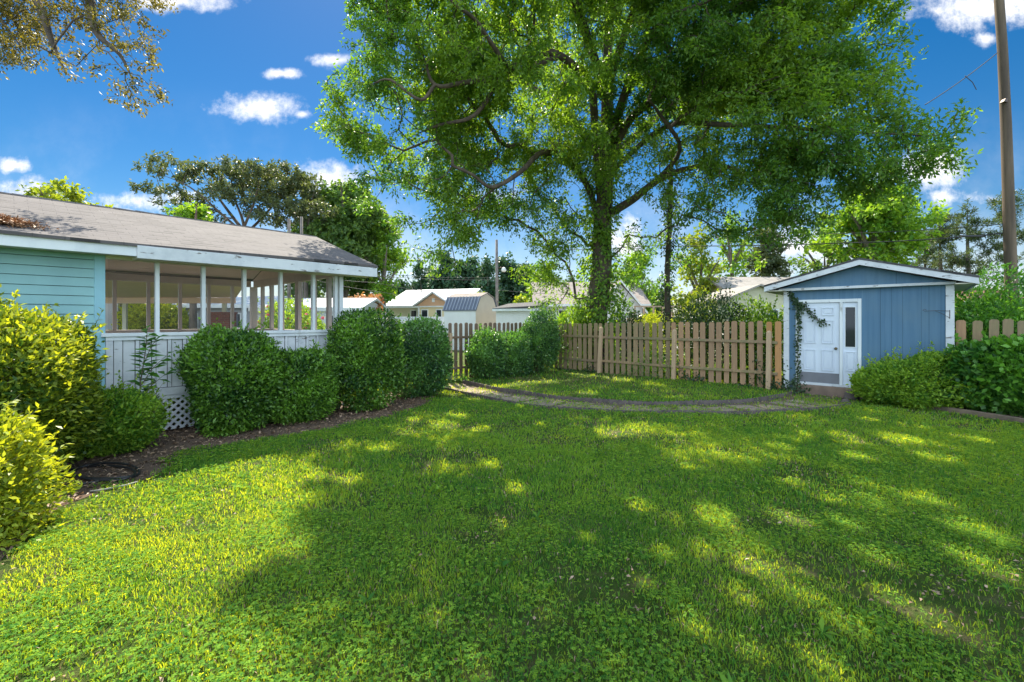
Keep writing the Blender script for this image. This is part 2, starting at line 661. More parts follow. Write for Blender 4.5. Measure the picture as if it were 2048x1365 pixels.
M['ground'] = mat_ground()
M['soil'] = mat_soil()
M['path_soil'] = mat_soil('path_soil', (.18, .125, .085), (.09, .065, .045))
M['litter'] = mat_leaf('dry_leaf', (.14, .08, .045), (.48, .33, .22), .15, (1.2, 1.0, .8))
M['grass'] = mat_leaf('grass_blade', (.055, .215, .045), (.25, .48, .07), .57, (3.6, 1.75, .26), .7, .1)
M['clover'] = mat_leaf('clover_leaf', (.065, .22, .05), (.27, .50, .07), .58, (3.6, 1.75, .26), .8, .05)
M['oak_leaf'] = mat_leaf('oak_leaf', (.07, .165, .035), (.22, .33, .045), .52, (2.1, 2.0, .50), .45, .35)
M['oak2_leaf'] = mat_leaf('overhang_leaf', (.07, .075, .03), (.22, .22, .06), .45, (1.9, 1.5, .5))
M['holly_leaf'] = mat_leaf('hedge_leaf', (.018, .072, .022), (.19, .36, .045), .38, (1.9, 1.9, .45), .38, .45)
M['holly_dark'] = mat_leaf('dark_hedge_leaf', (.018, .065, .035), (.15, .31, .07), .33, (1.8, 1.9, .5), .35, .45)
M['privet_leaf'] = mat_leaf('yellow_green_leaf', (.05, .12, .02), (.42, .50, .045), .45, (1.75, 1.45, .4), .45, .35)
M['bright_leaf'] = mat_leaf('bright_green_leaf', (.07, .20, .03), (.32, .48, .05), .45, (1.8, 1.6, .5), .5, .3)
M['gold_leaf'] = mat_leaf('gold_green_leaf', (.11, .19, .03), (.33, .40, .05), .5, (1.7, 1.5, .4))
M['mid_leaf'] = mat_leaf('mid_green_leaf', (.06, .14, .05), (.20, .30, .07), .42, (1.8, 1.7, .5))
M['grey_leaf'] = mat_leaf('grey_green_leaf', (.06, .09, .045), (.145, .175, .085), .35, (1.7, 1.6, .6))
M['dark_leaf'] = mat_leaf('dark_evergreen_leaf', (.03, .075, .045), (.09, .17, .08), .2, (1.6, 1.7, .7))
M['purple_leaf'] = mat_leaf('purple_leaf', (.035, .016, .022), (.085, .035, .045), .25, (2, 1, .8))
M['maple_leaf'] = mat_leaf('rusty_maple_leaf', (.32, .15, .07), (.55, .34, .16), .35, (1.4, 1.1, .6))
M['vine_leaf'] = mat_leaf('vine_leaf', (.035, .13, .025), (.16, .36, .04), .38, (1.8, 1.7, .5), .4, .4)
M['ivy_leaf'] = mat_leaf('ivy_leaf', (.015, .04, .014), (.045, .09, .028), .2, (1.5, 1.5, .5), .4, .4)
M['pink_petal'] = mat_leaf('pink_petal', (.65, .10, .20), (.85, .30, .40), .3, (1.2, 1, 1))
M['pine_leaf'] = mat_leaf('pine_needle', (.045, .08, .035), (.12, .165, .06), .3, (1.7, 1.6, .6))

# ------------------------------------------------------------------ the setting: ground, path, beds
HROT = math.atan2(.745, .6671)        # direction of the house front and of the left fence
HU = np.array((.6671, .7450))
HN = np.array((-.7450, .6671))
HA = np.array((-6.03, 6.67))          # corner of teal wall and porch
SA = np.array((6.78, 11.17))          # left front corner of the shed
SU = np.array((.7450, -.6671))
SB = np.array((.6671, .7450))

mb = MB()
mb.poly([(-300, -60, 0), (300, -60, 0), (300, 420, 0), (-300, 420, 0)])
tag(mb.build('ground', M['ground']), kind='structure')


def catmull(pts, n=10):
    P = [np.array(p, float) for p in pts]
    P = [2 * P[0] - P[1]] + P + [2 * P[-1] - P[-2]]
    out = []
    for i in range(1, len(P) - 2):
        for j in range(n):
            t = j / n
            a, b, c, d = P[i - 1], P[i], P[i + 1], P[i + 2]
            out.append(.5 * ((2 * b) + (-a + c) * t + (2 * a - 5 * b + 4 * c - d) * t * t + (-a + 3 * b - 3 * c + d) * t ** 3))
    out.append(P[-2])
    return out


inner = catmull([G(*p) for p in ((925, 768), (1000, 784), (1100, 798), (1200, 807), (1300, 812), (1400, 812), (1480, 809), (1540, 802), (1575, 793), (1588, 785), (1578, 778), (1560, 774))], 8)
outer = catmull([G(*p) for p in ((868, 776), (930, 789), (1000, 804), (1100, 817), (1200, 823), (1300, 827), (1450, 829), (1550, 826), (1640, 819), (1700, 812))], 8)
F1A = np.array((-1.83, 12.96))
CORNER = np.array((1.17, 16.30))
F2B = np.array((6.47, 11.20))
island = [tuple(p) for p in inner] + [tuple(F2B + .1), tuple(CORNER + np.array((0, .2))), tuple(F1A)]
mb = MB()
IZ = .07
mb.poly([(x, y, IZ) for x, y in island])
b0 = len(mb.v)
for x, y in island: mb.v += [(x, y, IZ), (x, y, -.02)]
n = len(island)
for i in range(n):
    j = (i + 1) % n
    mb.f.append((b0 + 2 * i, b0 + 2 * i + 1, b0 + 2 * j + 1, b0 + 2 * j))
tag(mb.build('raised_lawn', M['ground']), kind='structure')

path_poly = [tuple(p) for p in outer] + [tuple(SA + SU * 1.6 - SB * .1), tuple(SA + SU * .3 - SB * .05), tuple(G(1600, 785))] + [tuple(p) for p in inner[::-1]] + [tuple(F1A + np.array((.5, -.1))), tuple(F1A)]
mb = MB()
mb.poly([(x, y, .008) for x, y in path_poly])
# flat irregular stones set in the path
ni, no = len(inner), len(outer)
for i in range(15):
    f0 = (i + .06) / 15.0
    f1 = (i + .94 - .1 * random.random()) / 15.0
    def mixp(f, s):
        a = np.array(inner[int(f * (ni - 28))])
        b = np.array(outer[int(f * (no - 1))])
        return a * (1 - s) + b * s
    s0, s1 = .22 + random.uniform(-.08, .08), .86 + random.uniform(-.05, .05)
    q = [mixp(f0, s1), mixp(f1, s1), mixp(f1, s0), mixp(f0, s0)]
    q = [(p[0] + random.uniform(-.09, .09), p[1] + random.uniform(-.06, .06)) for p in q]
    h = .012 + random.uniform(0, .012)
    mb2 = mb.prism([(x, y, .0) for x, y in q], (0, 0, h))
o = mb.build('path', M['path_soil'])
o.data.materials.append(M['stone'])
for p in o.data.polygons:
    if p.index > 0: p.material_index = 1
tag(o, kind='structure')

bed = [G(*p) for p in ((-260, 1400), (-60, 1190), (30, 1090), (120, 1015), (200, 985), (300, 958), (360, 920), (430, 893), (560, 876), (680, 856), (780, 832), (860, 806), (885, 780))]
bed += [tuple(F1A + np.array((-.4, -.2))), tuple(HA + HU * 4.5 + HN * .5), tuple(HA + HN * .5), tuple(HA - HU * 6 + HN * .5)]
bed = [tuple(p) for p in bed]
mb = MB()
mb.poly([(x, y, .004) for x, y in bed])
tag(mb.build('soil', M['soil']), kind='structure')

bed2 = [tuple(p) for p in (SA + SU * 1.55 - SB * .02, G(1722, 800), G(1850, 815), G(1950, 830), G(2060, 848), G(2300, 880), SA + SU * 6.0 - SB * .05)]
mb = MB()
mb.poly([(x, y, .05) for x, y in bed2])
b0 = len(mb.v)
for x, y in bed2: mb.v += [(x, y, .05), (x, y, -.02)]
for i in range(len(bed2)):
    j = (i + 1) % len(bed2)
    mb.f.append((b0 + 2 * i, b0 + 2 * i + 1, b0 + 2 * j + 1, b0 + 2 * j))
tag(mb.build('flower_bed_soil', M['soil']), kind='structure')

mb = MB()
mb.poly([(-60, 27, .006), (60, 27, .006), (60, 33, .006), (-60, 33, .006)])
tag(mb.build('road', mat_plain('pale_asphalt', (.34, .33, .33), (.28, .27, .27), 3)), kind='structure')


def corrugated(name, pts, h, thick, label, cat, z0=0.0):
    """scalloped edging strip standing in the ground"""
    P = [np.array(p, float) for p in pts]
    seg = [0]
    for a, b in zip(P, P[1:]): seg.append(seg[-1] + np.linalg.norm(b - a))
    n = int(seg[-1] / .035)
    mb = MB()
    xs = np.interp(np.linspace(0, seg[-1], n), seg, [p[0] for p in P])
    ys = np.interp(np.linspace(0, seg[-1], n), seg, [p[1] for p in P])
    base = (xs[0], ys[0])
    for i in range(n):
        x, y = xs[i] - base[0], ys[i] - base[1]
        j = min(i + 1, n - 1)
        k2 = max(i - 1, 0)
        tx, ty = xs[j] - xs[k2], ys[j] - ys[k2]
        l = math.hypot(tx, ty)
        nx, ny = -ty / l, tx / l
        w = thick * (1.0 if i % 3 else .45)
        hh = h * (1.0 if i % 3 else .86) + .008 * math.sin(i * .11) + .01 * math.sin(i * .037)
        mb.v += [(x - nx * w, y - ny * w, z0), (x - nx * w, y - ny * w, hh), (x + nx * w, y + ny * w, hh), (x + nx * w, y + ny * w, z0)]
    for i in range(n - 1):
        for a in range(3):
            mb.f.append((4 * i + a, 4 * i + 4 + a, 4 * i + 5 + a, 4 * i + 1 + a))
    return tag(mb.build(name, M['edging'], loc=(base[0], base[1], 0)), label, cat)


corrugated('lawn_edging', inner, .105, .015, 'dark scalloped edging holding the raised grass below the picket fence', 'edging')
corrugated('path_edging', outer, .06, .013, 'long low scalloped edging between the stone path and the front lawn', 'edging')

# ------------------------------------------------------------------ house with porch
house = thing('house', 'teal sided house with brown shingle roof and white screened porch', 'house', (HA[0], HA[1], 0), HROT)
X0, X1, YD = -8.0, 3.67, 4.91
EZ, RZ, YR = 2.92, 3.92, 2.45
OV = .45
XE = 4.23


def lap_wall(mb, x0, x1, y, z0, z1, pitch, lip=.016, side=-1):
    z = z0
    while z < z1 - .01:
        zt = min(z + pitch, z1)
        mb.hexa([(x0, y + side * lip, z), (x1, y + side * lip, z), (x1, y + .05, z), (x0, y + .05, z),
                 (x0, y + side * .001, zt), (x1, y + side * .001, zt), (x1, y + .05, zt), (x0, y + .05, zt)])
        z = zt + .007


m_teal = mat_plain('teal_siding_paint', (.27, .50, .50), (.23, .43, .44), 1.6, (1, 1, .5), .55, .1)
mb = MB()
lap_wall(mb, X0, -.12, 0, .3, 2.80, .125)
mb.build('siding', m_teal, house)
MB().box(X0, -.125, .051, .058, .3, 2.80).build('shadow_gap_backing', mat_plain('shadow_gap_dark', (.03, .045, .045)), house)  # dark sheet in the lap gaps; paints the shadow lines under the boards
MB().box(-.12, 0.0, -.022, .06, .3, 2.80).build('corner_board', M['teal_trim'], house, bevel=.004)
mb = MB()
mb.box(X0, -.02, .06, .16, 0, 2.80)
mb.box(-.12, -.001, .16, YD, 0, 2.80)
mb.box(X0, -.12, YD - .1, YD, 0, 2.80)
mb.prism([(-.12, 0.2, 2.8), (-.12, YD - .2, 2.8), (-.12, YR, 3.72)], (.1, 0, 0))
mb.build('wall', M['white_siding'], house)
mb = MB()
mb.box(X0, -.005, -.01, .06, 0, .3)
mb.build('foundation', M['concrete'], house)


def slope_slab(mb, x0, x1, y0, z0, y1, z1, t):
    mb.hexa([(x0, y0, z0 - t), (x1, y0, z0 - t), (x1, y1, z1 - t), (x0, y1, z1 - t), (x0, y0, z0), (x1, y0, z0), (x1, y1, z1), (x0, y1, z1)])


roof = thing  # placeholder name kept out of the scene
mb = MB()
# front slope is subdivided and sags a little, as an old roof does
nx, ny = 26, 8
vid = {}
for s, (ya, yb) in enumerate(((-OV - .03, YR), (YD + OV, YR))):
    for i in range(nx + 1):
        for j in range(ny + 1):
            x = X0 - .3 + (XE + .02 - X0 + .3) * i / nx
            fy = j / ny
            y = ya + (yb - ya) * fy
            z = EZ + .012 + (RZ - EZ) * fy + .018 * math.sin(x * 1.3 + s) * (1 - abs(2 * fy - 1)) - .02 * math.sin((x + 2) * .9) * (1 - fy)
            vid[s, i, j] = len(mb.v)
            mb.v.append((x, y, z))
            mb.v.append((x, y, z - .045))
    for i in range(nx):
        for j in range(ny):
            a, b, c, d = vid[s, i, j], vid[s, i + 1, j], vid[s, i + 1, j + 1], vid[s, i, j + 1]
            mb.f.append((a, b, c, d) if s == 0 else (d, c, b, a))
    for i in range(nx):
        a, b = vid[s, i, 0], vid[s, i + 1, 0]
        mb.f.append((a + 1, b + 1, b, a))
    for j in range(ny):
        for i in (0, nx):
            a, b = vid[s, i, j], vid[s, i, j + 1]
            mb.f.append((a, b, b + 1, a + 1))
roofo = mb.build('roof', M['shingle'], house)
mb = MB()
for i in range(38):
    x = X0 + (XE - X0) * i / 38
    z = RZ + .022 + .004 * math.sin(i)
    mb.hexa([(x, YR - .12, z - .045), (x + .34, YR - .12, z - .05), (x + .34, YR + .12, z - .05), (x, YR + .12, z - .045),
             (x, YR - .10, z - .015), (x + .34, YR - .10, z - .025), (x + .34, YR + .10, z - .025), (x, YR + .10, z - .015)])
mb.build('ridge_cap', M['shingle'], roofo)

fmat = M['white_worn']
MB().box(X0 - .3, .30, -OV, -OV + .03, 2.73, 2.90).build('fascia', M['white'], house, bevel=.004)
MB().box(.30, XE, -OV - .045, -OV + .0, 2.70, 2.888).build('fascia', fmat, house, bevel=.006)
MB().box(.30, .335, -OV + .001, -.08, 2.70, 2.84).build('fascia_return', M['cream'], house)
mb = MB()
mb.box(.336, XE - .03, -OV + .001, -.10, 2.707, 2.73)
mb.box(X0, .299, -OV + .031, -.025, 2.75, 2.77)
mb.build('soffit', M['cream'], house)
# rakes at the gable end
for (ya, yb) in ((-OV, YR), (YD + OV, YR)):
    mb = MB()
    mb.hexa([(XE - .03, ya, EZ - .20), (XE + .0, ya, EZ - .20), (XE + .0, yb, RZ - .20), (XE - .03, yb, RZ - .20),
             (XE - .03, ya, EZ - .04), (XE + .0, ya, EZ - .04), (XE + .0, yb, RZ - .04), (XE - .03, yb, RZ - .04)])
    mb.build('rake_board', fmat, house)

# porch
mb = MB()
zc = lambda y: EZ - .10 + (RZ - EZ) * (min(y, YD - y) + OV) / (YR + OV)
mb.hexa([(0, -.05, zc(-.05) - .03), (3.62, -.05, zc(-.05) - .03), (3.62, YR, zc(YR) - .10), (0, YR, zc(YR) - .10),
         (0, -.05, zc(-.05)), (3.62, -.05, zc(-.05)), (3.62, YR, zc(YR) - .05), (0, YR, zc(YR) - .05)])
mb.hexa([(0, YR, zc(YR) - .10), (3.62, YR, zc(YR) - .10), (3.62, YD, zc(YD) - .03), (0, YD, zc(YD) - .03),
         (0, YR, zc(YR) - .05), (3.62, YR, zc(YR) - .05), (3.62, YD, zc(YD)), (0, YD, zc(YD))])
m_ceil = mat_siding('taupe_ceiling_boards', (.64, .555, .53), (.58, .50, .48), .11, .8, 'Y')
mb.build('ceiling', m_ceil, house)
mb = MB()
mb.prism([(3.60, .0, 2.886), (3.60, YD, 2.886), (3.60, YR, 3.70)], (.05, 0, 0))
mb.build('gable', M['gable_siding'], house)
mb = MB()
mb.box(.001, 3.72, -.06, .04, 2.70, 2.80)
mb.build('front_beam', M['cream'], house, bevel=.005)
mb = MB()
mb.box(.001, 3.55, YD - .06, YD + .04, 2.71, 2.88)
mb.box(3.605, 3.69, .041, YD - .061, 2.70, 2.885)
mb.build('beam', M['porch_in'], house, bevel=.005)
MB().box(.002, 3.66, .0, YD, .53, .60).build('floor', M['porch_in'], house)
MB().box(-.05, 3.74, -.075, .06, 1.545, 1.60).build('sill', M['white'], house, bevel=.006)
mb = MB()
mb.box(.002, 3.55, YD - .08, YD + .05, 1.50, 1.56)
mb.box(3.60, 3.74, .061, YD + .05, 1.50, 1.56)
mb.build('sill', M['porch_in'], house, bevel=.006)
# half walls with battens
MB().box(.001, 3.69, -.010, .03, .60, 1.545).build('wall_backing', mat_plain('dark_joint', (.10, .095, .085), (.06, .055, .05), 4), house)
mb = MB()
mb.box(.002, .085, -.046, -.0101, .60, 1.489)
mb.box(.093, .19, -.040, -.0101, .60, 1.489)
x = .20
while x < 3.55:
    mb.box(x, x + .135, -.020 - .004 * random.random(), -.0101, .725, 1.489)
    mb.box(x + .145, x + .19, -.040, -.0101, .725, 1.489)
    x += .20
mb.box(.20, 3.69, -.050, -.0102, .60, .715)
mb.build('half_wall', M['white_worn'], house, bevel=.002)
mb = MB()
mb.box(.001, 3.69, -.055, -.0201, 1.49, 1.545)
mb.build('rail', M['white'], house)
mb = MB()
mb.box(3.63, 3.69, .03, YD, .1, 1.50)
mb.box(.001, 3.63, YD - .03, YD + .02, .1, 1.50)
mb.build('rear_half_wall', M['porch_in'], house)
# lattice skirt
mb = MB()
for k2 in range(-8, 34):
    x = k2 * .115
    for sgn, yy0 in ((1, -.030), (-1, -.018)):
        xa, xb = (x, x + .50) if sgn > 0 else (x + .50, x)
        za, zb = .04, .54
        # clip to the skirt
        def cl(xx, zz, xo, zo):
            if xx < .0:
                t = (0 - xo) / (xx - xo); return 0, zo + (zz - zo) * t
            if xx > 3.66:
                t = (3.66 - xo) / (xx - xo); return 3.66, zo + (zz - zo) * t
            return xx, zz
        if max(xa, xb) <= .02 or min(xa, xb) >= 3.64: continue
        x2, z2 = cl(xb, zb, xa, za)
        x1, z1 = cl(xa, za, xb, zb)
        w = .026
        mb.hexa([(x1 - w, yy0, z1), (x1 + w, yy0, z1), (x1 + w, yy0 + .008, z1), (x1 - w, yy0 + .008, z1),
                 (x2 - w, yy0, z2), (x2 + w, yy0, z2), (x2 + w, yy0 + .008, z2), (x2 - w, yy0 + .008, z2)])
mb.box(0, 3.66, -.04, -.0301, .54, .598)
mb.build('lattice', M['white_worn'], house)
# front posts: every .62 m
xs = [.61, 1.23, 1.85, 2.47, 3.09]
for x in xs:
    MB().box(x - .027, x + .027, -.055, .045, 1.60, 2.70).build('post', M['white'], house, bevel=.004)
MB().box(3.52, 3.58, -.055, .045, 1.60, 2.70).build('post', M['white'], house, bevel=.004)
MB().box(3.62, 3.70, -.06, .05, 1.60, 2.70).build('post', M['white'], house, bevel=.004)
edges = [0.0] + xs + [3.52]
for a, b in zip(edges, edges[1:]):
    mb = MB()
    mb.poly([(a + .03, .0, 1.60), (b - .03, .0, 1.60), (b - .03, .0, 2.70), (a + .03, .0, 2.70)])
    mb.build('screen_panel', M['screen'], house)
# rear posts (far long side) and end posts, taupe inside
for x in (.06, .68, 1.30, 1.93, 2.55, 3.1):
    MB().box(x - .035, x + .035, YD - .05, YD + .03, 1.56, 2.71).build('post', M['porch_in'], house)
MB().box(3.55, 3.70, YD - .10, YD + .05, 1.56, 2.71).build('post', M['porch_in'], house)
for y, w in ((4.25, .04), (3.62, .045), (2.95, .05), (2.0, .09), (1.15, .045), (.45, .05)):
    MB().box(3.60, 3.68, y - w, y + w, 1.56, 2.70).build('post', M['porch_in'], house)

# brown pile of leaves and twigs lying on the roof
def on_roof(px, py):
    """point of the front roof slope under a photo pixel"""
    d = np.array(((px - CX) / FPX, 1.0, (HY - py) / FPX))
    th = -HROT
    c, s = math.cos(th), math.sin(th)
    ol = np.array((c * (-HA[0]) - s * (-HA[1]), s * (-HA[0]) + c * (-HA[1]), CAMH))
    dl = np.array((c * d[0] - s * d[1], s * d[0] + c * d[1], d[2]))
    sl = (RZ - EZ) / (YR + OV)
    t = (EZ + .02 + (ol[1] + OV) * sl - ol[2]) / (dl[2] - dl[1] * sl)
    return ol + dl * t


def local_to_world(p):
    c, s = math.cos(HROT), math.sin(HROT)
    return (HA[0] + c * p[0] - s * p[1], HA[1] + s * p[0] + c * p[1], p[2])


pc = on_roof(15, 447)
wc = local_to_world(pc)
n = 1500
rr = RNG.normal(size=(n, 2)) * np.array((.17, .09))
P = np.array([local_to_world((pc[0] + a - .1, pc[1] + b, EZ + .03 + (pc[1] + b + OV) * (RZ - EZ) / (YR + OV))) for a, b in rr]) - np.array(wc)
P[:, 2] += RNG.random(n) * .07 * np.exp(-(rr[:, 0] / .3) ** 2)
D = rnd_dirs(n)
D[:, 2] *= .4
o = quads_mesh('leaf_pile', leaves(P, D, rnd_dirs(n) + np.array((0, 0, 1.5)), RNG.uniform(.03, .09, n), RNG.uniform(.01, .03, n)), mat_leaf('rust_leaf', (.30, .15, .08), (.62, .36, .20), .1, (1, 1, 1)), RNG.random(n))
o.location = wc
tag(o, 'brown heap of dry leaves and twigs lying on the shingle roof', 'leaf pile')

# ------------------------------------------------------------------ blue shed
shed = thing('shed', 'small faded blue shed with white corner boards and white door', 'shed', (SA[0], SA[1], 0), math.atan2(SU[1], SU[0]))
SW, SD = 2.97, 2.7
SZ = 2.53
# front wall around the door opening, side walls
UF0, UF1, ZF0, ZF1 = .23, 1.50, .26, 2.28
mb = MB()
mb.box(.0, UF0, .0, .06, .12, SZ)
mb.box(UF1, SW, .0, .06, .12, SZ)
mb.box(UF0, UF1, .0, .06, ZF1, SZ)
mb.box(0, .06, .06, SD, .12, SZ)
mb.box(SW - .06, SW, .06, SD, .12, SZ)
mb.box(.06, SW - .06, SD - .06, SD, .12, SZ)
mb.build('wall', M['blue'], shed)
MB().box(1.826, 1.834, -.002, .004, .12, SZ).build('groove', M['blue_groove'], shed)
for u in (2.02, 2.2, 2.5, 2.62, 2.80):
    MB().box(u - .0022, u + .0022, -.0012, .004, .12, SZ).build('groove', M['blue_groove'], shed)
MB().box(1.1 - .002, 1.1 + .002, -.0012, .004, ZF1, SZ).build('groove', M['blue_groove'], shed)
mb = MB()
GAP = .245
ap = 3.02
mb.prism([(-.10, -.10, SZ + .03), (SW + .12, -.10, SZ + .0), (SW / 2, -.10, ap)], (0, .08, 0))
mb.build('gable', M['blue'], shed)
for u in (.75, 2.1):
    zt = SZ + .03 + (ap - SZ) * (1 - abs(u - SW / 2) / (SW / 2 + .1)) - .03
    MB().box(u - .003, u + .003, -.103, -.098, SZ + .04, zt).build('groove', M['blue_groove'], shed)
mb = MB()
mb.hexa([(-.12, -.125, SZ - .025), (SW + .05, -.125, SZ - .01), (SW + .05, -.02, SZ - .01), (-.12, -.02, SZ - .025),
         (-.12, -.125, SZ + .035), (SW + .05, -.125, SZ + .045), (SW + .05, -.02, SZ + .045), (-.12, -.02, SZ + .035)])
mb.build('gable_trim', M['white_worn'], shed, bevel=.004)
MB().box(-.03, .09, -.03, -.001, .03, SZ - .03).build('corner_board', M['white_worn'], shed, bevel=.004)
MB().box(SW - .10, SW + .03, -.03, -.001, .03, SZ - .02).build('corner_board', M['white_worn'], shed, bevel=.004)
MB().box(SW + .001, SW + .03, 0, .10, .03, SZ - .01).build('corner_board', M['white_worn'], shed, bevel=.004)
# roof
AP, TE = 3.16, 2.645
UL, UR = -.40, SW + .36
mb = MB()
slope_slab2 = [((UL, TE), (SW / 2, AP)), ((UR, TE), (SW / 2, AP))]
for (ua, za), (ub, zb) in slope_slab2:
    mb.hexa([(ua, -.34, za - .03), (ub, -.34, zb - .03), (ub, SD + .3, zb - .03), (ua, SD + .3, za - .03),
             (ua, -.34, za + .012), (ub, -.34, zb + .012), (ub, SD + .3, zb + .012), (ua, SD + .3, za + .012)])
shroof = mb.build('roof', M['shingle_dark'], shed)
for (ua, za), (ub, zb) in slope_slab2:
    mb = MB()
    sg = 1 if ua < ub else -1
    mb.hexa([(ua + sg * .005, -.33, za - .15), (ub, -.33, zb - .145), (ub, -.30, zb - .145), (ua + sg * .005, -.30, za - .15),
             (ua + sg * .005, -.33, za - .031), (ub, -.33, zb - .031), (ub, -.30, zb - .031), (ua + sg * .005, -.30, za - .031)])
    mb.build('rake_board', M['white_worn'], shed)
for u, in ((UL,), (UR,)):
    sg = 1 if u < 1 else -1
    MB().box(*sorted((u + sg * .006, u + sg * .03)), -.299, SD + .28, TE - .15, TE - .036).build('fascia', M['white_worn'], shed)
mb = MB()
mb.box(UL + .04, -.002, -.29, SD + .2, SZ - .03, SZ - .01)
mb.box(SW + .032, UR - .04, -.29, SD + .2, SZ - .02, SZ)
# boards under the front overhang
for i in range(22):
    for sg in (-1, 1):
        u = SW / 2 + sg * (i * .078 + .04)
        z = AP - .045 - (abs(u - SW / 2)) * (AP - TE) / (SW / 2 + .38)
        mb.hexa([(u - .034, -.298, z - .03), (u + .034, -.298, z - .03), (u + .034, -.105, z - .03), (u - .034, -.105, z - .03),
                 (u - .034, -.298, z - .018), (u + .034, -.298, z - .018), (u + .034, -.105, z - .018), (u - .034, -.105, z - .018)])
mb.build('soffit', M['cream'], shed)
# door frame
fr = MB()
fr.box(UF0 - .0, UF0 + .065, -.035, .03, ZF0 - .16, ZF1)
fr.box(1.10, 1.16, -.035, .03, ZF0, ZF1 - .075)
fr.box(UF1 - .065, UF1, -.035, .03, ZF0, ZF1 - .0)
fr.box(UF0 + .066, UF1 - .066, -.035, .03, ZF1 - .075, ZF1)
fr.build('door_frame', M['white'], shed, bevel=.005)


def panel_ring(mb, u0, u1, z0, z1, y=-.004, w=.020, d=.017):
    mb.box(u0, u1, y - d, y, z0, z0 + w)
    mb.box(u0, u1, y - d, y, z1 - w, z1)
    mb.box(u0, u0 + w, y - d, y, z0 + w, z1 - w)
    mb.box(u1 - w, u1, y - d, y, z0 + w, z1 - w)
    mb.box(u0 + w + .025, u1 - w - .025, y - d * .7, y, z0 + w + .025, z1 - w - .025)


m_door = mat_plain('white_door_paint', (.62, .67, .74), (.55, .60, .68), 2.0, (1, 1, .4), .5, .05, dirt=((.30, .31, .33), (2, 1, 1), 5.0, .66, .8))
DW0, DW1 = .30, 1.095
mb = MB()
mb.box(DW0, DW1, -.004, .04, .30, 2.20)
for (a, b) in ((.40, .64), (.755, .995)):
    panel_ring(mb, a, b, 1.90, 2.09)
    panel_ring(mb, a, b, 1.24, 1.79)
    panel_ring(mb, a, b, .60, 1.09)
door = mb.build('door', m_door, shed, bevel=.002)
mb = MB()
mb.tube([(1.03, -.005, 1.13), (1.03, -.018, 1.13), (1.03, -.035, 1.13), (1.03, -.05, 1.13), (1.03, -.062, 1.13), (1.03, -.070, 1.13)], [.032, .030, .012, .022, .029, .016], 14)
mb.build('door_knob', M['brass'], door, True)
MB().box(DW0 + .005, DW1 - .005, -.0075, -.0045, .305, .545).build('kick_plate', M['kick'], door)
mb = MB()
mb.box(1.161, 1.434, .0, .03, .30, 1.17)
mb.box(1.161, 1.434, .0, .03, 2.10, 2.20)
mb.box(1.161, 1.205, .0, .03, 1.17, 2.10)
mb.box(1.39, 1.434, .0, .03, 1.17, 2.10)
panel_ring(mb, 1.20, 1.40, .62, 1.07, .0)
side = mb.build('sidelight', m_door, shed, bevel=.002)
MB().box(1.206, 1.389, .012, .018, 1.171, 2.099).build('pane', M['glass'], side)
mb = MB()
panel_w = .012
mb.box(1.195, 1.40, -.008, -.0005, 1.16, 1.16 + .018)
mb.box(1.195, 1.40, -.008, -.0005, 2.085, 2.10)
mb.box(1.195, 1.208, -.008, -.0005, 1.178, 2.085)
mb.box(1.387, 1.40, -.008, -.0005, 1.178, 2.085)
mb.build('window_trim', M['white'], side)
MB().box(UF0 + .05, UF1 - .02, -.055, .05, .245, .298).build('threshold', M['white_worn'], shed, bevel=.004)
MB().box(UF0 + .0, UF1 + .06, -.10, .05, .0, .243).build('step', mat_plain('brown_concrete', (.23, .16, .12), (.15, .105, .08), 4, rough=.9, bmp=.5), shed, bevel=.012)
MB().box(.02, SW - .02, .01, SD, .0, .12).build('foundation', M['concrete'], shed)
# wire bracket on the right corner board
br = thing('wall_bracket', 'thin rusty wire plant bracket fixed to the shed front at the right corner board', 'bracket', tuple(SA + SU * (SW - .04) - SB * .03) + (1.95,), math.atan2(SU[1], SU[0]))
mb = MB()
mb.tube([(0, -.004, .05), (0, -.004, -.13)], .006, 6)
mb.tube([(0, -.006, .03), (-.18, -.05, .04), (-.38, -.10, .03), (-.41, -.11, .05), (-.38, -.11, .07), (-.35, -.10, .05)], .005, 6)
mb.tube([(0, -.006, -.11), (-.12, -.04, -.02), (-.22, -.06, .035)], .004, 6)
mb.build('bracket_wire', M['metal_dark'], br)

# ------------------------------------------------------------------ fences
def picket(mb, x, w, z0, z1, y=0, t=.018, lean=0.0):
    c = min(.03, w * .28)
    pts = [(x - w / 2, z0), (x + w / 2, z0), (x + w / 2 + lean, z1 - c), (x + w / 2 - c + lean, z1), (x - w / 2 + c + lean, z1), (x - w / 2 + lean, z1 - c)]
    mb.prism([(a, y, b) for a, b in pts], (0, t, 0))


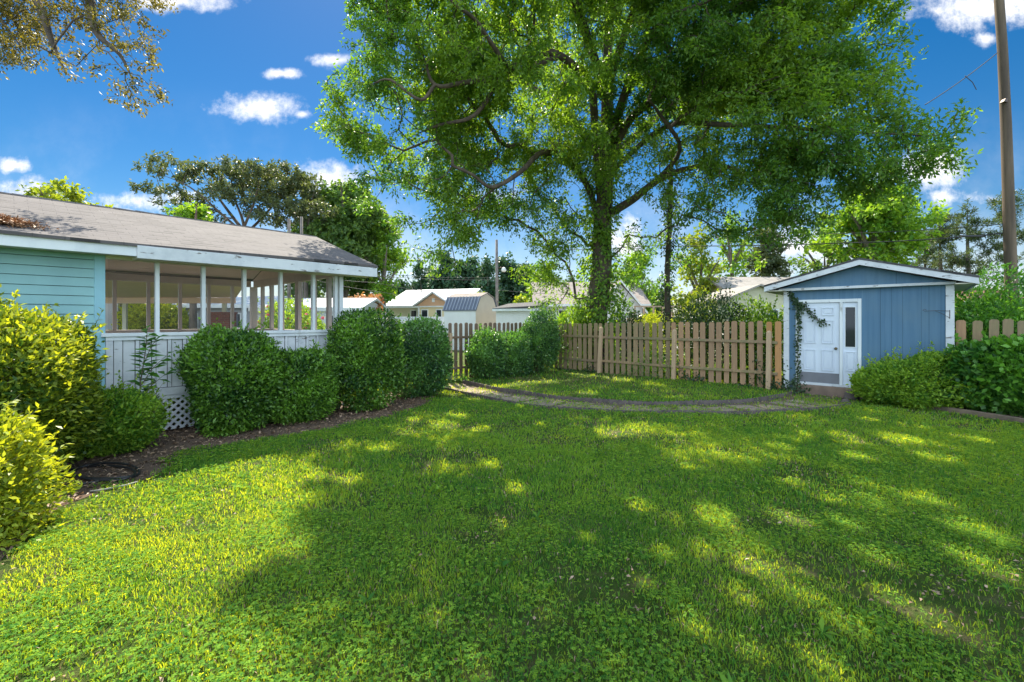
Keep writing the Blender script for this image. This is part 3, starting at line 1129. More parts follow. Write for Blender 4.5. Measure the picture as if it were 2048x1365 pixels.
def fence(label, A, B, posts, pitch, width, ztop, zrail, mat, group=None, zb=.06, mats=None, flip=False, skip=None, rails_front=True):
    A = np.array(A, float)
    B = np.array(B, float)
    L = np.linalg.norm(B - A)
    d = (B - A) / L
    f = thing('picket_fence', label, 'fence', (A[0], A[1], 0), math.atan2(d[1], d[0]), group)
    n = int(L / pitch + .7)
    for i in range(n):
        x = (i + .5) * pitch + random.uniform(-.012, .012)
        if skip and skip(x): continue
        m = MB()
        w = width * random.uniform(.9, 1.08)
        picket(m, 0, w, zb + random.uniform(-.03, .03), ztop(x) + random.uniform(-.018, .018), 0, .018, random.uniform(-.018, .018))
        mt = mat(x) if callable(mat) else mat
        m.build('picket', mt, f, loc=(x, .02, 0))
    for zr in zrail:
        pe = [0] + list(posts) + [L]
        for a, b in zip(pe, pe[1:]):
            if b - a < .2: continue
            r0, r1 = random.uniform(-.015, .015), random.uniform(-.015, .015)
            m = MB()
            y0 = -.022
            m.hexa([(a + .005, y0, zr + r0), (b - .005, y0, zr + r1), (b - .005, y0 + .04, zr + r1), (a + .005, y0 + .04, zr + r0),
                    (a + .005, y0, zr + r0 + .07), (b - .005, y0, zr + r1 + .07), (b - .005, y0 + .04, zr + r1 + .07), (a + .005, y0 + .04, zr + r0 + .07)])
            m.build('rail', M['picket_green'] if mat is not M['picket_dark'] else M['picket_dark'], f, bevel=.004)
    return f, L


# second fence: from the corner along to the shed
f2, L2 = fence('tan picket fence with mossy boards running from the back corner to the shed', CORNER, SA - SU * .14 + SB * (-.12), [2.35, 4.85, 7.25], .205, .135,
               lambda x: 1.66 + .015 * x, (.42, 1.20), lambda x: M['picket_orange'] if x > 7.15 else (M['picket_green'] if x < 4.8 else M['picket']))
for x, lean, zt, mt in ((2.38, .05, 1.53, M['post_wood']), (4.85, .02, 1.48, M['post_wood']), (7.28, .01, 1.48, M['post_wood'])):
    m = MB()
    m.hexa([(x - .05 - lean * .6, -.12, 0), (x + .05 - lean * .6, -.12, 0), (x + .05 - lean * .6, -.024, 0), (x - .05 - lean * .6, -.024, 0),
            (x - .05 + lean, -.12, zt), (x + .05 + lean, -.12, zt), (x + .05 + lean, -.024, zt), (x - .05 + lean, -.024, zt)])
    m.v[4:8] = [(a, b, c) for a, b, c in m.v[4:8]]
    m.hexa([(x - .05 + lean, -.12, zt), (x + .05 + lean, -.12, zt), (x + .05 + lean, -.024, zt), (x - .05 + lean, -.024, zt),
            (x - .02 + lean, -.09, zt + .05), (x + .02 + lean, -.09, zt + .05), (x + .02 + lean, -.054, zt + .05), (x - .02 + lean, -.054, zt + .05)])
    m.build('post', mt, f2)

f1, L1 = fence('dark brown picket fence in shadow behind the three clipped bushes', F1A, CORNER, [2.2], .205, .128, lambda x: 1.70, (.35, 1.25), M['picket_dark'])
for x in (0.0, 2.2):
    m = MB()
    m.box(x - .05, x + .05, -.12, -.024, 0, 1.42)
    m.build('post', M['post_wood'], f1, bevel=.008)
# the gate-side piece left of the post
f0, L0 = fence('short dark gate panel between the porch bushes and the tan post', F1A - HU * .9, F1A - HU * .1, [], .2, .13, lambda x: 1.48 - .1 * x, (.4, 1.2), M['picket_dark'])

# right of the shed
f3, L3 = fence('weathered grey tan picket fence on the right of the shed above the vines', SA + SU * (SW + .05) + SB * .12, SA + SU * 6.2 + SB * .12, [], .21, .15, lambda x: 1.80, (.45, 1.10),
               lambda x: M['picket'] if x < .3 else M['picket_green'], zb=.05)

# timber edge of the right bed
mb = MB()
tp = [G(*p) for p in ((1722, 801), (1850, 818), (1950, 833), (2060, 851), (2300, 885))]
bp = tp[0]
for a, b in zip(tp, tp[1:]):
    ax, ay, bx, by = a[0] - bp[0], a[1] - bp[1], b[0] - bp[0], b[1] - bp[1]
    l = math.hypot(bx - ax, by - ay)
    nx_, ny_ = -(by - ay) / l * .05, (bx - ax) / l * .05
    mb.hexa([(ax - nx_, ay - ny_, 0), (bx - nx_, by - ny_, 0), (bx + nx_, by + ny_, 0), (ax + nx_, ay + ny_, 0),
             (ax - nx_, ay - ny_, .10), (bx - nx_, by - ny_, .10), (bx + nx_, by + ny_, .10), (ax + nx_, ay + ny_, .10)])
tag(mb.build('garden_timber', mat_plain('old_timber', (.20, .145, .10), (.12, .09, .065), 5, (1, 1, 1), .9, .5, 18), loc=(bp[0], bp[1], 0), bevel=.01), 'low brown timber edging in front of the shrubs beside the shed', 'timber')

# rocks by the step
import bmesh
def rock(loc, s, label):
    bm = bmesh.new()
    bmesh.ops.create_icosphere(bm, subdivisions=3, radius=1)
    sd_ = random.random() * 50
    for v in bm.verts:
        f = 1 + .22 * math.sin(v.co.x * 2.3 + sd_) + .15 * math.sin(v.co.y * 3.7 + sd_) + .08 * math.sin(v.co.z * 7 + v.co.x * 5)
        v.co = Vector((v.co.x * s[0], v.co.y * s[1], max(v.co.z, -.35) * s[2])) * f
    me = bpy.data.meshes.new('rock')
    bm.to_mesh(me)
    bm.free()
    me.materials.append(M['edging'])
    for p in me.polygons: p.use_smooth = True
    o = bpy.data.objects.new('rock', me)
    C.objects.link(o)
    o.location = loc
    return tag(o, label, 'rock')


x, y = G(1703, 800)
rock((x, y, .04), (.17, .12, .13), 'largest grey rock at the corner of the brown shed step')
x, y = G(1728, 797)
rock((x, y, .05), (.10, .08, .11), 'upright small rock against the start of the timber edging')
x, y = G(1690, 806)
rock((x, y, .02), (.09, .08, .05), 'flat little stone lying before the larger rock at the step')

# garden hose
hz = thing('garden_hose', 'black garden hose lying in loose loops on the soil under the left bush', 'hose', (*G(210, 960), 0))
bx, by = G(210, 960)
pts = []
for i in range(90):
    a = i / 90 * math.pi * 4.4
    r = 1 - .12 * (i / 90)
    x, y = G(208 + 72 * r * math.cos(a + .5) + 8 * math.sin(a * .5), 947 + 17 * r * math.sin(a + .5) + i * .05)
    pts.append((x - bx, y - by, .015 + .012 * (1 + math.sin(a * 1.7))))
for (px, py) in ((240, 960), (200, 965), (160, 972), (120, 980), (60, 990)):
    x, y = G(px, py)
    pts.append((x - bx, y - by, .016))
MB().tube(pts, .0125, 8).build('hose_tube', M['hose'], hz, True)
pts = []
for (px, py) in ((275, 968), (250, 975), (225, 980), (200, 985), (180, 987)):
    x, y = G(px, py)
    pts.append((x - bx, y - by, .02))
MB().tube(pts, .010, 8).build('hose_end', mat_plain('grey_hose', (.28, .28, .26), (.2, .2, .19), 5), hz, True)

# ------------------------------------------------------------------ vegetation builders
def tube_net(mb, paths, sides_of):
    for pts, rad in paths:
        mb.tube(pts, rad, sides_of(max(rad)), cap=False)


def skeleton(limbs, attract, wpath=.28, sag=.06, tip_r=.006, expo=2.4, rng=RNG):
    """limbs: list of (points, r0, r1): hand placed main limbs, the first is the trunk.
    Every attractor is joined to the network by a bent path: thick limbs divide into finer branches."""
    P, par, rfix, pd = [], [], [], []
    for li, (pts, r0, r1) in enumerate(limbs):
        pts = [np.array(p, float) for p in catmull(pts, 5)]
        if li == 0:
            prev = -1
        else:
            A = np.array(P)
            prev = int(np.argmin(np.linalg.norm(A - pts[0], axis=1)))
        for i, p in enumerate(pts):
            if li > 0 and i == 0: continue
            P.append(p)
            par.append(prev)
            ff = i / (len(pts) - 1)
            rfix.append(r0 * (1 - ff) + (r1 if ff < .6 else r1 * (1 - (ff - .6) / .4 * .8)) * ff)
            pd.append((pd[prev] + np.linalg.norm(p - P[prev])) if prev >= 0 else 0)
            prev = len(P) - 1
    nfix = len(P)
    base = P[0]
    cap = nfix + len(attract) * 4 + 10
    A = np.zeros((cap, 3))
    A[:nfix] = P
    PD = np.zeros(cap)
    PD[:nfix] = pd
    cnt = nfix
    ok0 = int(nfix * 0)  # whole trunk may carry branches
    # nearest to the limbs first
    d0 = np.min(np.linalg.norm(attract[:, None, :] - A[None, :nfix], axis=2), axis=1)
    order = np.argsort(d0)
    tips = []
    minz = base[2] + .12 * (attract[:, 2].max() - base[2])
    for ai in order:
        a = attract[ai]
        dist = np.linalg.norm(A[:cnt] - a, axis=1)
        cost = dist + wpath * PD[:cnt] + (A[:cnt, 2] < minz) * 2.0
        j = int(np.argmin(cost))
        p0 = A[j].copy()
        seg = a - p0
        L = dist[j]
        k = 1 if L < .35 else (2 if L < .9 else 3)
        j0 = j
        for s in range(1, k + 1):
            t = s / k
            q = p0 + seg * t
            if s < k:
                q = q + rng.normal(size=3) * L * .08
                q[2] += L * sag * math.sin(math.pi * t)
            A[cnt] = q
            PD[cnt] = PD[j0] + np.linalg.norm(q - A[j0])
            par.append(j0)
            rfix.append(0)
            j0 = cnt
            cnt += 1
        tips.append(j0)
    par = np.array(par)
    rad = np.zeros(cnt)
    acc = np.zeros(cnt)
    for i in range(cnt - 1, -1, -1):
        if acc[i] == 0: acc[i] = tip_r ** expo
        if par[i] >= 0: acc[par[i]] += acc[i]
    rad = acc ** (1 / expo)
    rad = np.maximum(rad, np.array(rfix))
    # chains
    ch = [[] for _ in range(cnt)]
    for i in range(cnt):
        if par[i] >= 0: ch[par[i]].append(i)
    paths = []
    stack = [0]
    starts = [(0, [0])]
    while starts:
        i, path = starts.pop()
        while ch[i]:
            c = sorted(ch[i], key=lambda q: -rad[q])
            for o_ in c[1:]: starts.append((o_, [i, o_]))
            i = c[0]
            path.append(i)
        if len(path) > 1:
            pts = [tuple(A[q]) for q in path]
            rr = [rad[q] for q in path]
            if path[0] != 0: rr[0] = min(rr[0], rr[1] * 1.25)
            paths.append((pts, rr))
    tipdir = unit(A[tips] - A[par[tips]])
    return paths, A[tips], tipdir, order


def blob_points(blobs, density, shell=.5, rng=RNG, flat=1.0):
    out = []
    ids = []
    for bi, b in enumerate(blobs):
        c = np.array(b[0], float)
        r = np.array(b[1], float) if hasattr(b[1], '__len__') else np.array((b[1], b[1], b[1] * flat), float)
        k = b[2] if len(b) > 2 else 1.0
        vol = 4.19 * r[0] * r[1] * r[2]
        n = max(3, int(vol * density * k))
        d = rnd_dirs(n, rng)
        rr = rng.random(n) ** (1 / 3)
        rr = shell + (1 - shell) * rr if shell > 0 else rr
        out.append(c + d * r * rr[:, None])
        ids.append(np.full(n, bi))
    return np.concatenate(out), np.concatenate(ids)


def leaf_cloud(C_, Dir, per, spread, L, Wd, rng=RNG, droop=.3, tint_sd=.18, elong=1.4, top_light=True, zr=None, tclump=None):
    n = len(C_)
    idx = np.repeat(np.arange(n), per)
    m = len(idx)
    off = rnd_dirs(m, rng) * (rng.random(m) ** .45)[:, None] * spread * .95
    along = rng.uniform(-1.0, .7, m)[:, None] * spread * elong
    P = C_[idx] + off + Dir[idx] * along
    D = rnd_dirs(m, rng) + Dir[idx] * .6
    D[:, 2] -= droop
    N = rng.normal(size=(m, 3)) * .7 + np.array((0, 0, 1.0))
    Ls = L * rng.uniform(.7, 1.3, m)
    Ws = Wd * rng.uniform(.75, 1.25, m)
    cl = rng.normal(size=n) * .16 if tclump is None else tclump
    t = .42 + cl[idx] + rng.normal(size=m) * tint_sd
    return leaves(P, D, N, Ls, Ws), np.clip(t, 0, 1)


def tree(name, label, cat, limbs, blobs, density, per, spread, L, Wd, leafmat, barkmat, group=None, shell=.35, flat=.8,
         droop=.3, wpath=.28, tip_r=.007, cut=None, seed=1, extra=None, elong=1.2, keep_out=None, ivy=None, tfun=None, lanes=None):
    rng = np.random.default_rng(seed)
    base = np.array(limbs[0][0][0], float)
    t = thing(name, label, cat, tuple(base), 0, group)
    pts, ids = blob_points(blobs, density, shell, rng, flat)
    if keep_out is not None:
        pts = pts[~keep_out(pts)]
    paths, tips, tdir, order = skeleton(limbs, pts, wpath, rng=rng, tip_r=tip_r)
    paths = [([tuple(np.array(p) - base) for p in ps], rr) for ps, rr in paths]
    mb = MB()
    tube_net(mb, [paths[0]], lambda r: 14)
    mb.build('trunk', barkmat, t, True)
    mb = MB()
    tube_net(mb, paths[1:], lambda r: 10 if r > .08 else (6 if r > .03 else (4 if r > .012 else 3)))
    mb.build('branches', barkmat, t, True)
    tc = None
    if tfun is not None:
        tc = tfun(tips)
    if lanes is not None: per = int(per * 1.12)
    V, ti = leaf_cloud(tips - base, tdir, per, spread, L, Wd, rng, droop, elong=elong, tclump=tc)
    if lanes is not None:
        Q = V.reshape(-1, 4, 3)
        cen = Q.mean(1) + base
        sv = np.array(svec)
        keep = np.ones(len(cen), bool)
        for gx, gy, rr_ in lanes:
            w = cen - np.array((gx, gy, 0))
            pr = w @ sv
            dist = np.linalg.norm(w - pr[:, None] * sv, axis=1)
            wob = 1 + .35 * np.sin(w[:, 0] * 5 + gx * 3) * np.sin(w[:, 1] * 4 + gy)
            keep &= dist > rr_ * wob * (.8 + .3 * rng.random(len(cen)))
        g = cen[:, :2] - cen[:, 2:3] / sv[2] * sv[:2] + rng.normal(size=(len(cen), 2)) * .06
        keep &= ~in_poly(g[:, 0], g[:, 1], lit_poly)
        V = Q[keep].reshape(-1, 3)
        ti = ti[keep]
    quads_mesh('crown', V, leafmat, ti, t)
    return t


def simple_limbs(x, y, h, r, lean=(0, 0), n=4, rng=RNG, fork=.4, reach=.3, z0=0):
    """trunk with a few main limbs"""
    top = (x + lean[0], y + lean[1], z0 + h * .85)
    limbs = [([(x, y, z0), (x + lean[0] * .3, y + lean[1] * .3, z0 + h * .35), (x + lean[0] * .6, y + lean[1] * .7, z0 + h * .6), top], r, r * .25)]
    for i in range(n):
        a = 2 * math.pi * (i + rng.random() * .7) / n
        f = fork * (1 + .35 * rng.random())
        b = np.array((x + lean[0] * f, y + lean[1] * f, z0 + h * f))
        e = b + np.array((math.cos(a) * h * reach, math.sin(a) * h * reach, h * (.25 + .15 * rng.random())))
        mid = (b + e) / 2 + np.array((0, 0, h * .05))
        limbs.append(([tuple(b), tuple(mid), tuple(e)], r * .5, r * .15))
    return limbs


# ------------------------------------------------------------------ the big oak
oak_limbs = [
    ([(W(1195, 640, 16.5)[0], 16.5, 0), W(1192, 640, 16.5), W(1203, 540, 16.5), W(1205, 450, 16.4), W(1212, 360, 16.4), W(1214, 250, 16.2), W(1215, 120, 16), W(1218, -60, 15.8), W(1222, -220, 15.8)], .46, .10),
    ([W(1200, 460, 16.5), W(1178, 380, 16.2), W(1135, 320, 15.2), W(1085, 305, 14.3), W(1040, 345, 13.6), W(985, 375, 13), W(945, 350, 12.6), W(905, 332, 12.3)], .12, .04),
    ([W(1203, 420, 16.4), W(1190, 260, 15.5), W(1180, 175, 14.5), W(1120, 112, 13.2), W(1050, 112, 12.4), W(1005, 150, 12), W(930, 165, 11.6), W(870, 170, 11.4), W(845, 110, 11.2), W(815, 60, 11)], .15, .03),
    ([W(1120, 112, 13.2), W(1030, 140, 12), W(985, 90, 11.2), W(950, 40, 10.6), W(905, 5, 10), W(860, -50, 9.4)], .08, .03),
    ([W(1215, 430, 16.4), W(1265, 400, 15.9), W(1310, 365, 15.4), W(1365, 340, 14.9), W(1430, 330, 14.2), W(1490, 345, 13.5)], .16, .04),
    ([W(1215, 330, 16.4), W(1260, 240, 15.6), W(1330, 190, 14.6), W(1400, 170, 13.6), W(1480, 165, 13), W(1580, 185, 12.3), W(1700, 195, 11.6)], .16, .03),
    ([W(1214, 300, 16.3), W(1260, 160, 15), W(1310, 60, 13), W(1380, 20, 12), W(1460, -20, 11)], .17, .06),
    ([W(1215, 350, 16.4), W(1330, 255, 14.8), W(1450, 250, 13), W(1560, 255, 12), W(1700, 265, 11.2), W(1830, 270, 10.7)], .10, .02),
    ([W(1214, 200, 16.2), W(1170, 60, 14), W(1120, -60, 11.5), W(1060, -180, 9.4)], .16, .06),
    ([W(1214, 180, 16.2), W(1270, 20, 14), W(1370, -120, 11), W(1480, -260, 9)], .15, .06),
    ([W(1210, 330, 16.6), W(1130, 220, 18.5), W(1040, 160, 20.5), W(960, 120, 22)], .14, .05),
    ([W(1216, 320, 16.6), W(1320, 230, 18.5), W(1400, 170, 20.5), W(1470, 140, 22)], .14, .05),
    ([W(1310, 365, 15.4), W(1360, 300, 14.4), W(1320, 230, 13.4), W(1290, 190, 12.6)], .08, .04),
    ([W(870, 170, 11.4), W(840, 200, 11.2), W(780, 160, 11), W(740, 170, 10.9)], .05, .025),
    ([W(1005, 150, 12), W(950, 230, 12), W(880, 250, 12.2), W(830, 270, 12.4)], .07, .03),
]
oak_blobs_px = [
    # px, py, Z, radius, weight
    (1060, 540, 15.5, .7, .9), (1130, 540, 15.6, .7, .9), (1090, 610, 15.8, .5, 1), (1100, 470, 15.2, .9, .8), (1250, 520, 15.8, .6, .8), (960, 470, 14, .8, .7), (1040, 400, 14.5, 1.0, .8), (900, 470, 13.6, .8, .8), (1380, 500, 14.8, .7, .8), (1150, 420, 15.6, .8, .8),
    (712, 240, 13.5, 1.0, 1.6), (705, 190, 13.2, .9, 1.2), (770, 400, 13.2, .8, 1), (1020, 480, 14.5, .7, .8),
    (745, 50, 12.5, 1.45, 1), (715, 150, 12.5, 1.1, 1), (700, 250, 12.5, .75, .9), (765, 230, 13, 1.4, 1), (770, 330, 13, 1.2, 1),
    (850, 60, 12, 1.9, 1), (850, 200, 13, 1.9, 1), (840, 400, 13.5, 1.3, 1), (880, 320, 14, 1.7, 1), (930, 430, 14, 1.1, .8),
    (960, 70, 11.5, 1.8, .9), (960, 220, 14, 2.0, .9), (1000, 370, 15, 1.7, .8), (1080, 440, 15, 1.2, .7), (1080, 110, 12, 1.8, .8),
    (1100, 250, 14, 1.9, .8), (1115, 520, 15.8, .8, .8), (1100, 580, 15.8, .6, .8), (900, 510, 13.5, .8, .7), (945, 540, 13.2, .55, .7), (860, 500, 13, .55, .7),
    (1200, 80, 13.5, 2.2, .8), (1195, 210, 17, 2.2, .8), (1180, 250, 13.5, 1.1, .6), (1270, 330, 14.5, 1.3, .7), (1290, 120, 13.5, 2.0, .9), (1120, 350, 16, 1.4, .7),
    (1390, 80, 12.5, 2.0, 1), (1390, 220, 14.5, 2.0, 1), (1400, 400, 14.5, 1.3, .9), (1500, 90, 12.3, 1.9, 1), (1520, 240, 12.6, 2.0, 1), (1500, 390, 12.6, 1.5, 1),
    (1620, 90, 12, 1.6, 1), (1640, 250, 11.8, 1.8, 1), (1630, 370, 11.8, 1.3, 1), (1700, 50, 12, 1.1, 1), (1765, 115, 11.5, .75, 1), (1700, 170, 11.6, 1.1, .9),
    (1750, 300, 11.2, 1.3, 1), (1740, 400, 11.2, .9, 1), (1840, 285, 10.8, .9, 1), (1905, 275, 10.6, .55, .9), (1905, 320, 10.7, .45, .8), (1590, 450, 12.3, .8, .9),
    (1690, 455, 11.6, .65, .8), (1300, 470, 15.5, .8, .6), (1440, 470, 14, .7, .7), (1330, 560, 16.5, .5, .7), (1130, 600, 16, .45, .9), (1170, 470, 15.8, .8, .6), (1250, 600, 16.3, .35, .8), (1270, 560, 16.2, .5, .7),
    # above the frame and behind: they shade the lawn
    (1200, -120, 14, 2.6, .9), (950, -100, 11.5, 2.2, .9), (780, -80, 12.5, 1.9, .9), (1450, -100, 11.5, 2.3, .9), (1650, -60, 11.5, 1.8, .9), (1250, -300, 11, 2.4, .9),
    (1050, -240, 9.5, 1.7, .9), (1500, -280, 9.5, 1.8, .9), (1750, -80, 11.0, 1.3, .8),
    (1000, 140, 21, 2.6, .5), (1420, 160, 21, 2.6, .5), (1200, 60, 21, 2.6, .5), (1250, -150, 18, 2.8, .7), (1150, -420, 12.5, 2.2, .7),
]
# the crown ends where the sunny part of the lawn begins
lit_poly = [G(*p) for p in ((-300, 1100), (200, 985), (430, 925), (570, 912), (600, 985), (560, 1040), (600, 1110), (520, 1130), (410, 1200), (440, 1260), (520, 1320), (570, 1390), (640, 1500), (400, 2600), (-2500, 2600))]
oak_blobs = [(W(a, b, z), r, w) for a, b, z, r, w in oak_blobs_px]


def oak_gap(P):
    a = np.sin(P[:, 0] * 1.9 + 2 * np.sin(P[:, 1] * .8)) + np.sin(P[:, 1] * 1.7 + 1.3 * np.sin(P[:, 2] * 1.1)) + np.sin(P[:, 2] * 2.6 + P[:, 0] * .7)
    b = vnoise(P[:, 0] + P[:, 1] * .6, P[:, 2] * 1.4 + P[:, 1] * .4, .55)
    g = P[:, :2] - P[:, 2:3] / svec.z * np.array((svec.x, svec.y))
    return (a < -1.02) | (b < .20) | in_poly(g[:, 0], g[:, 1], lit_poly)


# openings in the crown through which the sun reaches the lawn in flecks
flecks = [(815, 842, .3), (810, 866, .25), (888, 852, .38), (917, 832, .34), (961, 859, .3), (985, 930, .2), (1025, 976, .22), (1103, 769, .3), (1180, 793, .4), (1240, 764, .55), (1300, 775, .3), (1503, 793, .4), (1420, 800, .25),
          (1225, 866, .4), (1562, 896, .3), (1630, 871, .26), (1600, 852, .26), (1718, 915, .3), (1581, 959, .26), (1283, 1013, .2), (1425, 1032, .34), (1366, 1042, .2), (1581, 1037, .30), (1757, 825, .35), (1742, 842, .3), (1669, 827, .3),
          (1400, 1100, .2), (1330, 1110, .14), (1520, 1140, .22), (1290, 1165, .13), (1600, 1195, .2), (1700, 1050, .26), (1660, 1000, .22), (1850, 1000, .28), (1950, 1060, .28), (1990, 1140, .25), (1950, 880, .4), (1880, 920, .3), (1840, 855, .35),
          (620, 955, .25), (690, 960, .2), (590, 1100, .16), (560, 1040, .2), (1800, 1200, .2), (1900, 1260, .2), (1400, 1255, .16), (1100, 1230, .10), (880, 1240, .10), (700, 1330, .12), (960, 1340, .10), (1240, 1330, .13), (1500, 1300, .16), (1650, 1330, .16),
          (1130, 900, .15), (1380, 940, .2), (1480, 1190, .15), (1760, 1120, .2), (1000, 1050, .12), (1180, 1080, .12), (760, 900, .25), (1080, 850, .2), (950, 800, .3), (890, 800, .3), (1040, 815, .2), (1350, 870, .2), (1700, 1260, .15)]
lanes = [(*G(a, b), r_ * .74) for a, b, r_ in flecks]
oak = tree('oak_tree', 'huge spreading oak with ivy on its trunk behind the picket fence', 'tree', oak_limbs, oak_blobs, 10.5, 46, .25, .125, .052,
           M['oak_leaf'], M['bark'], shell=.25, flat=.85, droop=.35, wpath=.22, tip_r=.0075, seed=5, keep_out=oak_gap, lanes=lanes,
           tfun=lambda T: (vnoise(T[:, 0] + .5 * T[:, 1], T[:, 2] * 1.3 + T[:, 1] * .5, .7) - .5) * .9 - (T[:, 0] > 4.5) * .08 - .02)  # right part of the crown is tinted darker to paint its shade


def climb(parent, base, pts, n, spread, L, Wd, mat, seed, name='ivy', rfun=None):
    """leaves growing on a stem given by points (local to base)"""
    rng = np.random.default_rng(seed)
    pts = np.array([tuple(p) for p in catmull(pts, 8)]) - np.array(base)
    k = rng.random(n) * (len(pts) - 1.001)
    i = k.astype(int)
    f = (k - i)[:, None]
    Pc = pts[i] * (1 - f) + pts[i + 1] * f
    a = rng.random(n) * 2 * math.pi
    cl = vnoise(k * .35 + seed, a * 1.1, 1.0)
    keep = rng.random(n) < np.clip((cl - .35) / .22, .05, 1)
    k, i, f, Pc, a = k[keep], i[keep], f[keep], Pc[keep], a[keep]
    n = len(k)
    rr = spread * (.72 + .6 * rng.random(n) * (1 + cl[keep]))
    if rfun is not None: rr = rr * rfun(k / len(pts))
    out = np.stack((np.cos(a), np.sin(a), rng.normal(size=n) * .25), 1)
    P = Pc + out * rr[:, None]
    D = out * .5 + rng.normal(size=(n, 3)) * .4
    D[:, 2] -= .7
    V = leaves(P, D, out + rng.normal(size=(n, 3)) * .4, L * rng.uniform(.7, 1.3, n), Wd * rng.uniform(.7, 1.2, n))
    return quads_mesh(name, V, mat, np.clip(rng.normal(size=n) * .22 + .45, 0, 1), parent)


ob = oak_limbs[0][0][0]
climb(oak, ob, [W(1197, 735, 16.4), W(1195, 640, 16.4), W(1203, 540, 16.4), W(1206, 440, 16.3), W(1210, 340, 16.3), W(1214, 240, 16.2)], 11000, .50, .13, .09, M['oak_leaf'], 3, 'ivy',
      lambda f: np.where(f < .45, 1.0, .75))

# ------------------------------------------------------------------ tree over the house, upper left
lt = [([(-15.5, 9.5, 0), (-15.3, 9.4, 5), (-14.8, 9.2, 9), (-13.5, 9.2, 12)], .42, .16),
      ([(-14.9, 9.3, 8.5), W(-60, -150, 9.6), W(60, -20, 9.3), W(110, 100, 9.2), W(130, 140, 9.2)], .14, .015),
      ([(-13.8, 9.2, 11.5), W(100, -220, 9.5), W(170, -40, 9.2), W(190, 60, 9), W(240, 110, 9), W(270, 170, 8.9)], .14, .015),
      ([(-15.1, 9.4, 7.5), W(-80, -20, 9.5), W(-10, 30, 9.4), W(40, 90, 9.3)], .10, .015)]
lb = [(20, 30, 9.4, .75), (10, 90, 9.4, .5), (60, 130, 9.3, .38), (50, 20, 9.4, .55), (120, 40, 9.3, .6), (180, 20, 9.2, .55), (110, 120, 9.2, .42), (170, 100, 9.1, .3), (235, 40, 9.1, .6),
      (285, 60, 9, .38), (280, 105, 9, .4), (290, 115, 9, .25), (235, 110, 9, .35), (225, 165, 8.9, .36), (260, 190, 8.9, .30), (290, 200, 8.9, .38), (305, 190, 8.9, .25), (270, 150, 8.9, .28), (150, -60, 9.4, .9), (20, -80, 9.5, 1.0), (260, -50, 9.2, .8),
      (-80, 20, 9.6, 1.2), (-100, -120, 9.8, 1.5), (-60, 110, 9.5, .6)]
tree('leaning_tree', 'olive leaved branches hanging into the top left corner above the house roof', 'tree', lt, [(W(a, b, z), r) for a, b, z, r in lb] + [((-14.5, 9.5, 12), 2.4, .25), ((-15.5, 8.5, 9.5), 2.2, .2)],
     34, 26, .13, .080, .036, M['oak2_leaf'], M['bark'], shell=.1, flat=.8, tip_r=.004, seed=9, droop=.4, wpath=.25)

# ------------------------------------------------------------------ trees beyond, left to right
def px_tree(name, label, px, top, Z, wpx, bot, leafmat, n=1.0, bark='bark_grey', group='trees beyond the house and fence', seed=1, flat=.75, nb=7, shell=.3,
            per=30, L=.16, Wd=.075, spread=.4, trunk_r=.2, shape='round', density=1.6, droop=.2, tfun=None):
    rng = np.random.default_rng(seed * 13 + 5)
    L, Wd, per, density = L * 1.55, Wd * 1.9, int(per * 1.25), density * 1.25
    x, y, zt = W(px, top, Z)
    zb = W(px, bot, Z)[2]
    hw = wpx / FPX * Z / 2
    blobs = []
    H = zt - zb
    for i in range(nb):
        a = 2 * math.pi * i / nb + rng.random()
        hgt = rng.random()
        if shape == 'round':
            prof = math.sqrt(max(.05, 1 - (2 * hgt - .9) ** 2))
        elif shape == 'cone':
            prof = max(.12, 1 - hgt) * 1.0
        else:
            prof = 1
        rb = hw * (.42 if shape != 'cone' else .38) * (1 if shape != 'cone' else max(.35, 1 - hgt * .7))
        rr = max(0, hw * prof - rb * .8)
        cz = zb + rb * flat + (H - 2 * rb * flat) * hgt
        q = rr * (.55 + .45 * rng.random())
        blobs.append(((x + math.cos(a) * q, y + math.sin(a) * q, cz), (rb, rb, rb * flat)))
    blobs.append(((x, y, zt - hw * .42 * flat * (1 if shape != 'cone' else .6)), (hw * .42 * (1 if shape != 'cone' else .4),) * 2 + (hw * .42 * flat * (1 if shape != 'cone' else .6),)))
    blobs.append(((x, y, zb + H * .45), (hw * .55, hw * .55, H * .3)))
    limbs = simple_limbs(x, y, zt * .98, trunk_r, (rng.normal() * .15, 0), 4, rng, .35 if zb < 3 else .5, .22)
    vol = hw * hw * H * 2.0
    return tree(name, label, 'tree', limbs, blobs, density * n, per, spread, L, Wd, leafmat, M[bark], group, shell, 1.0, droop, seed=seed, tip_r=.012, tfun=tfun)


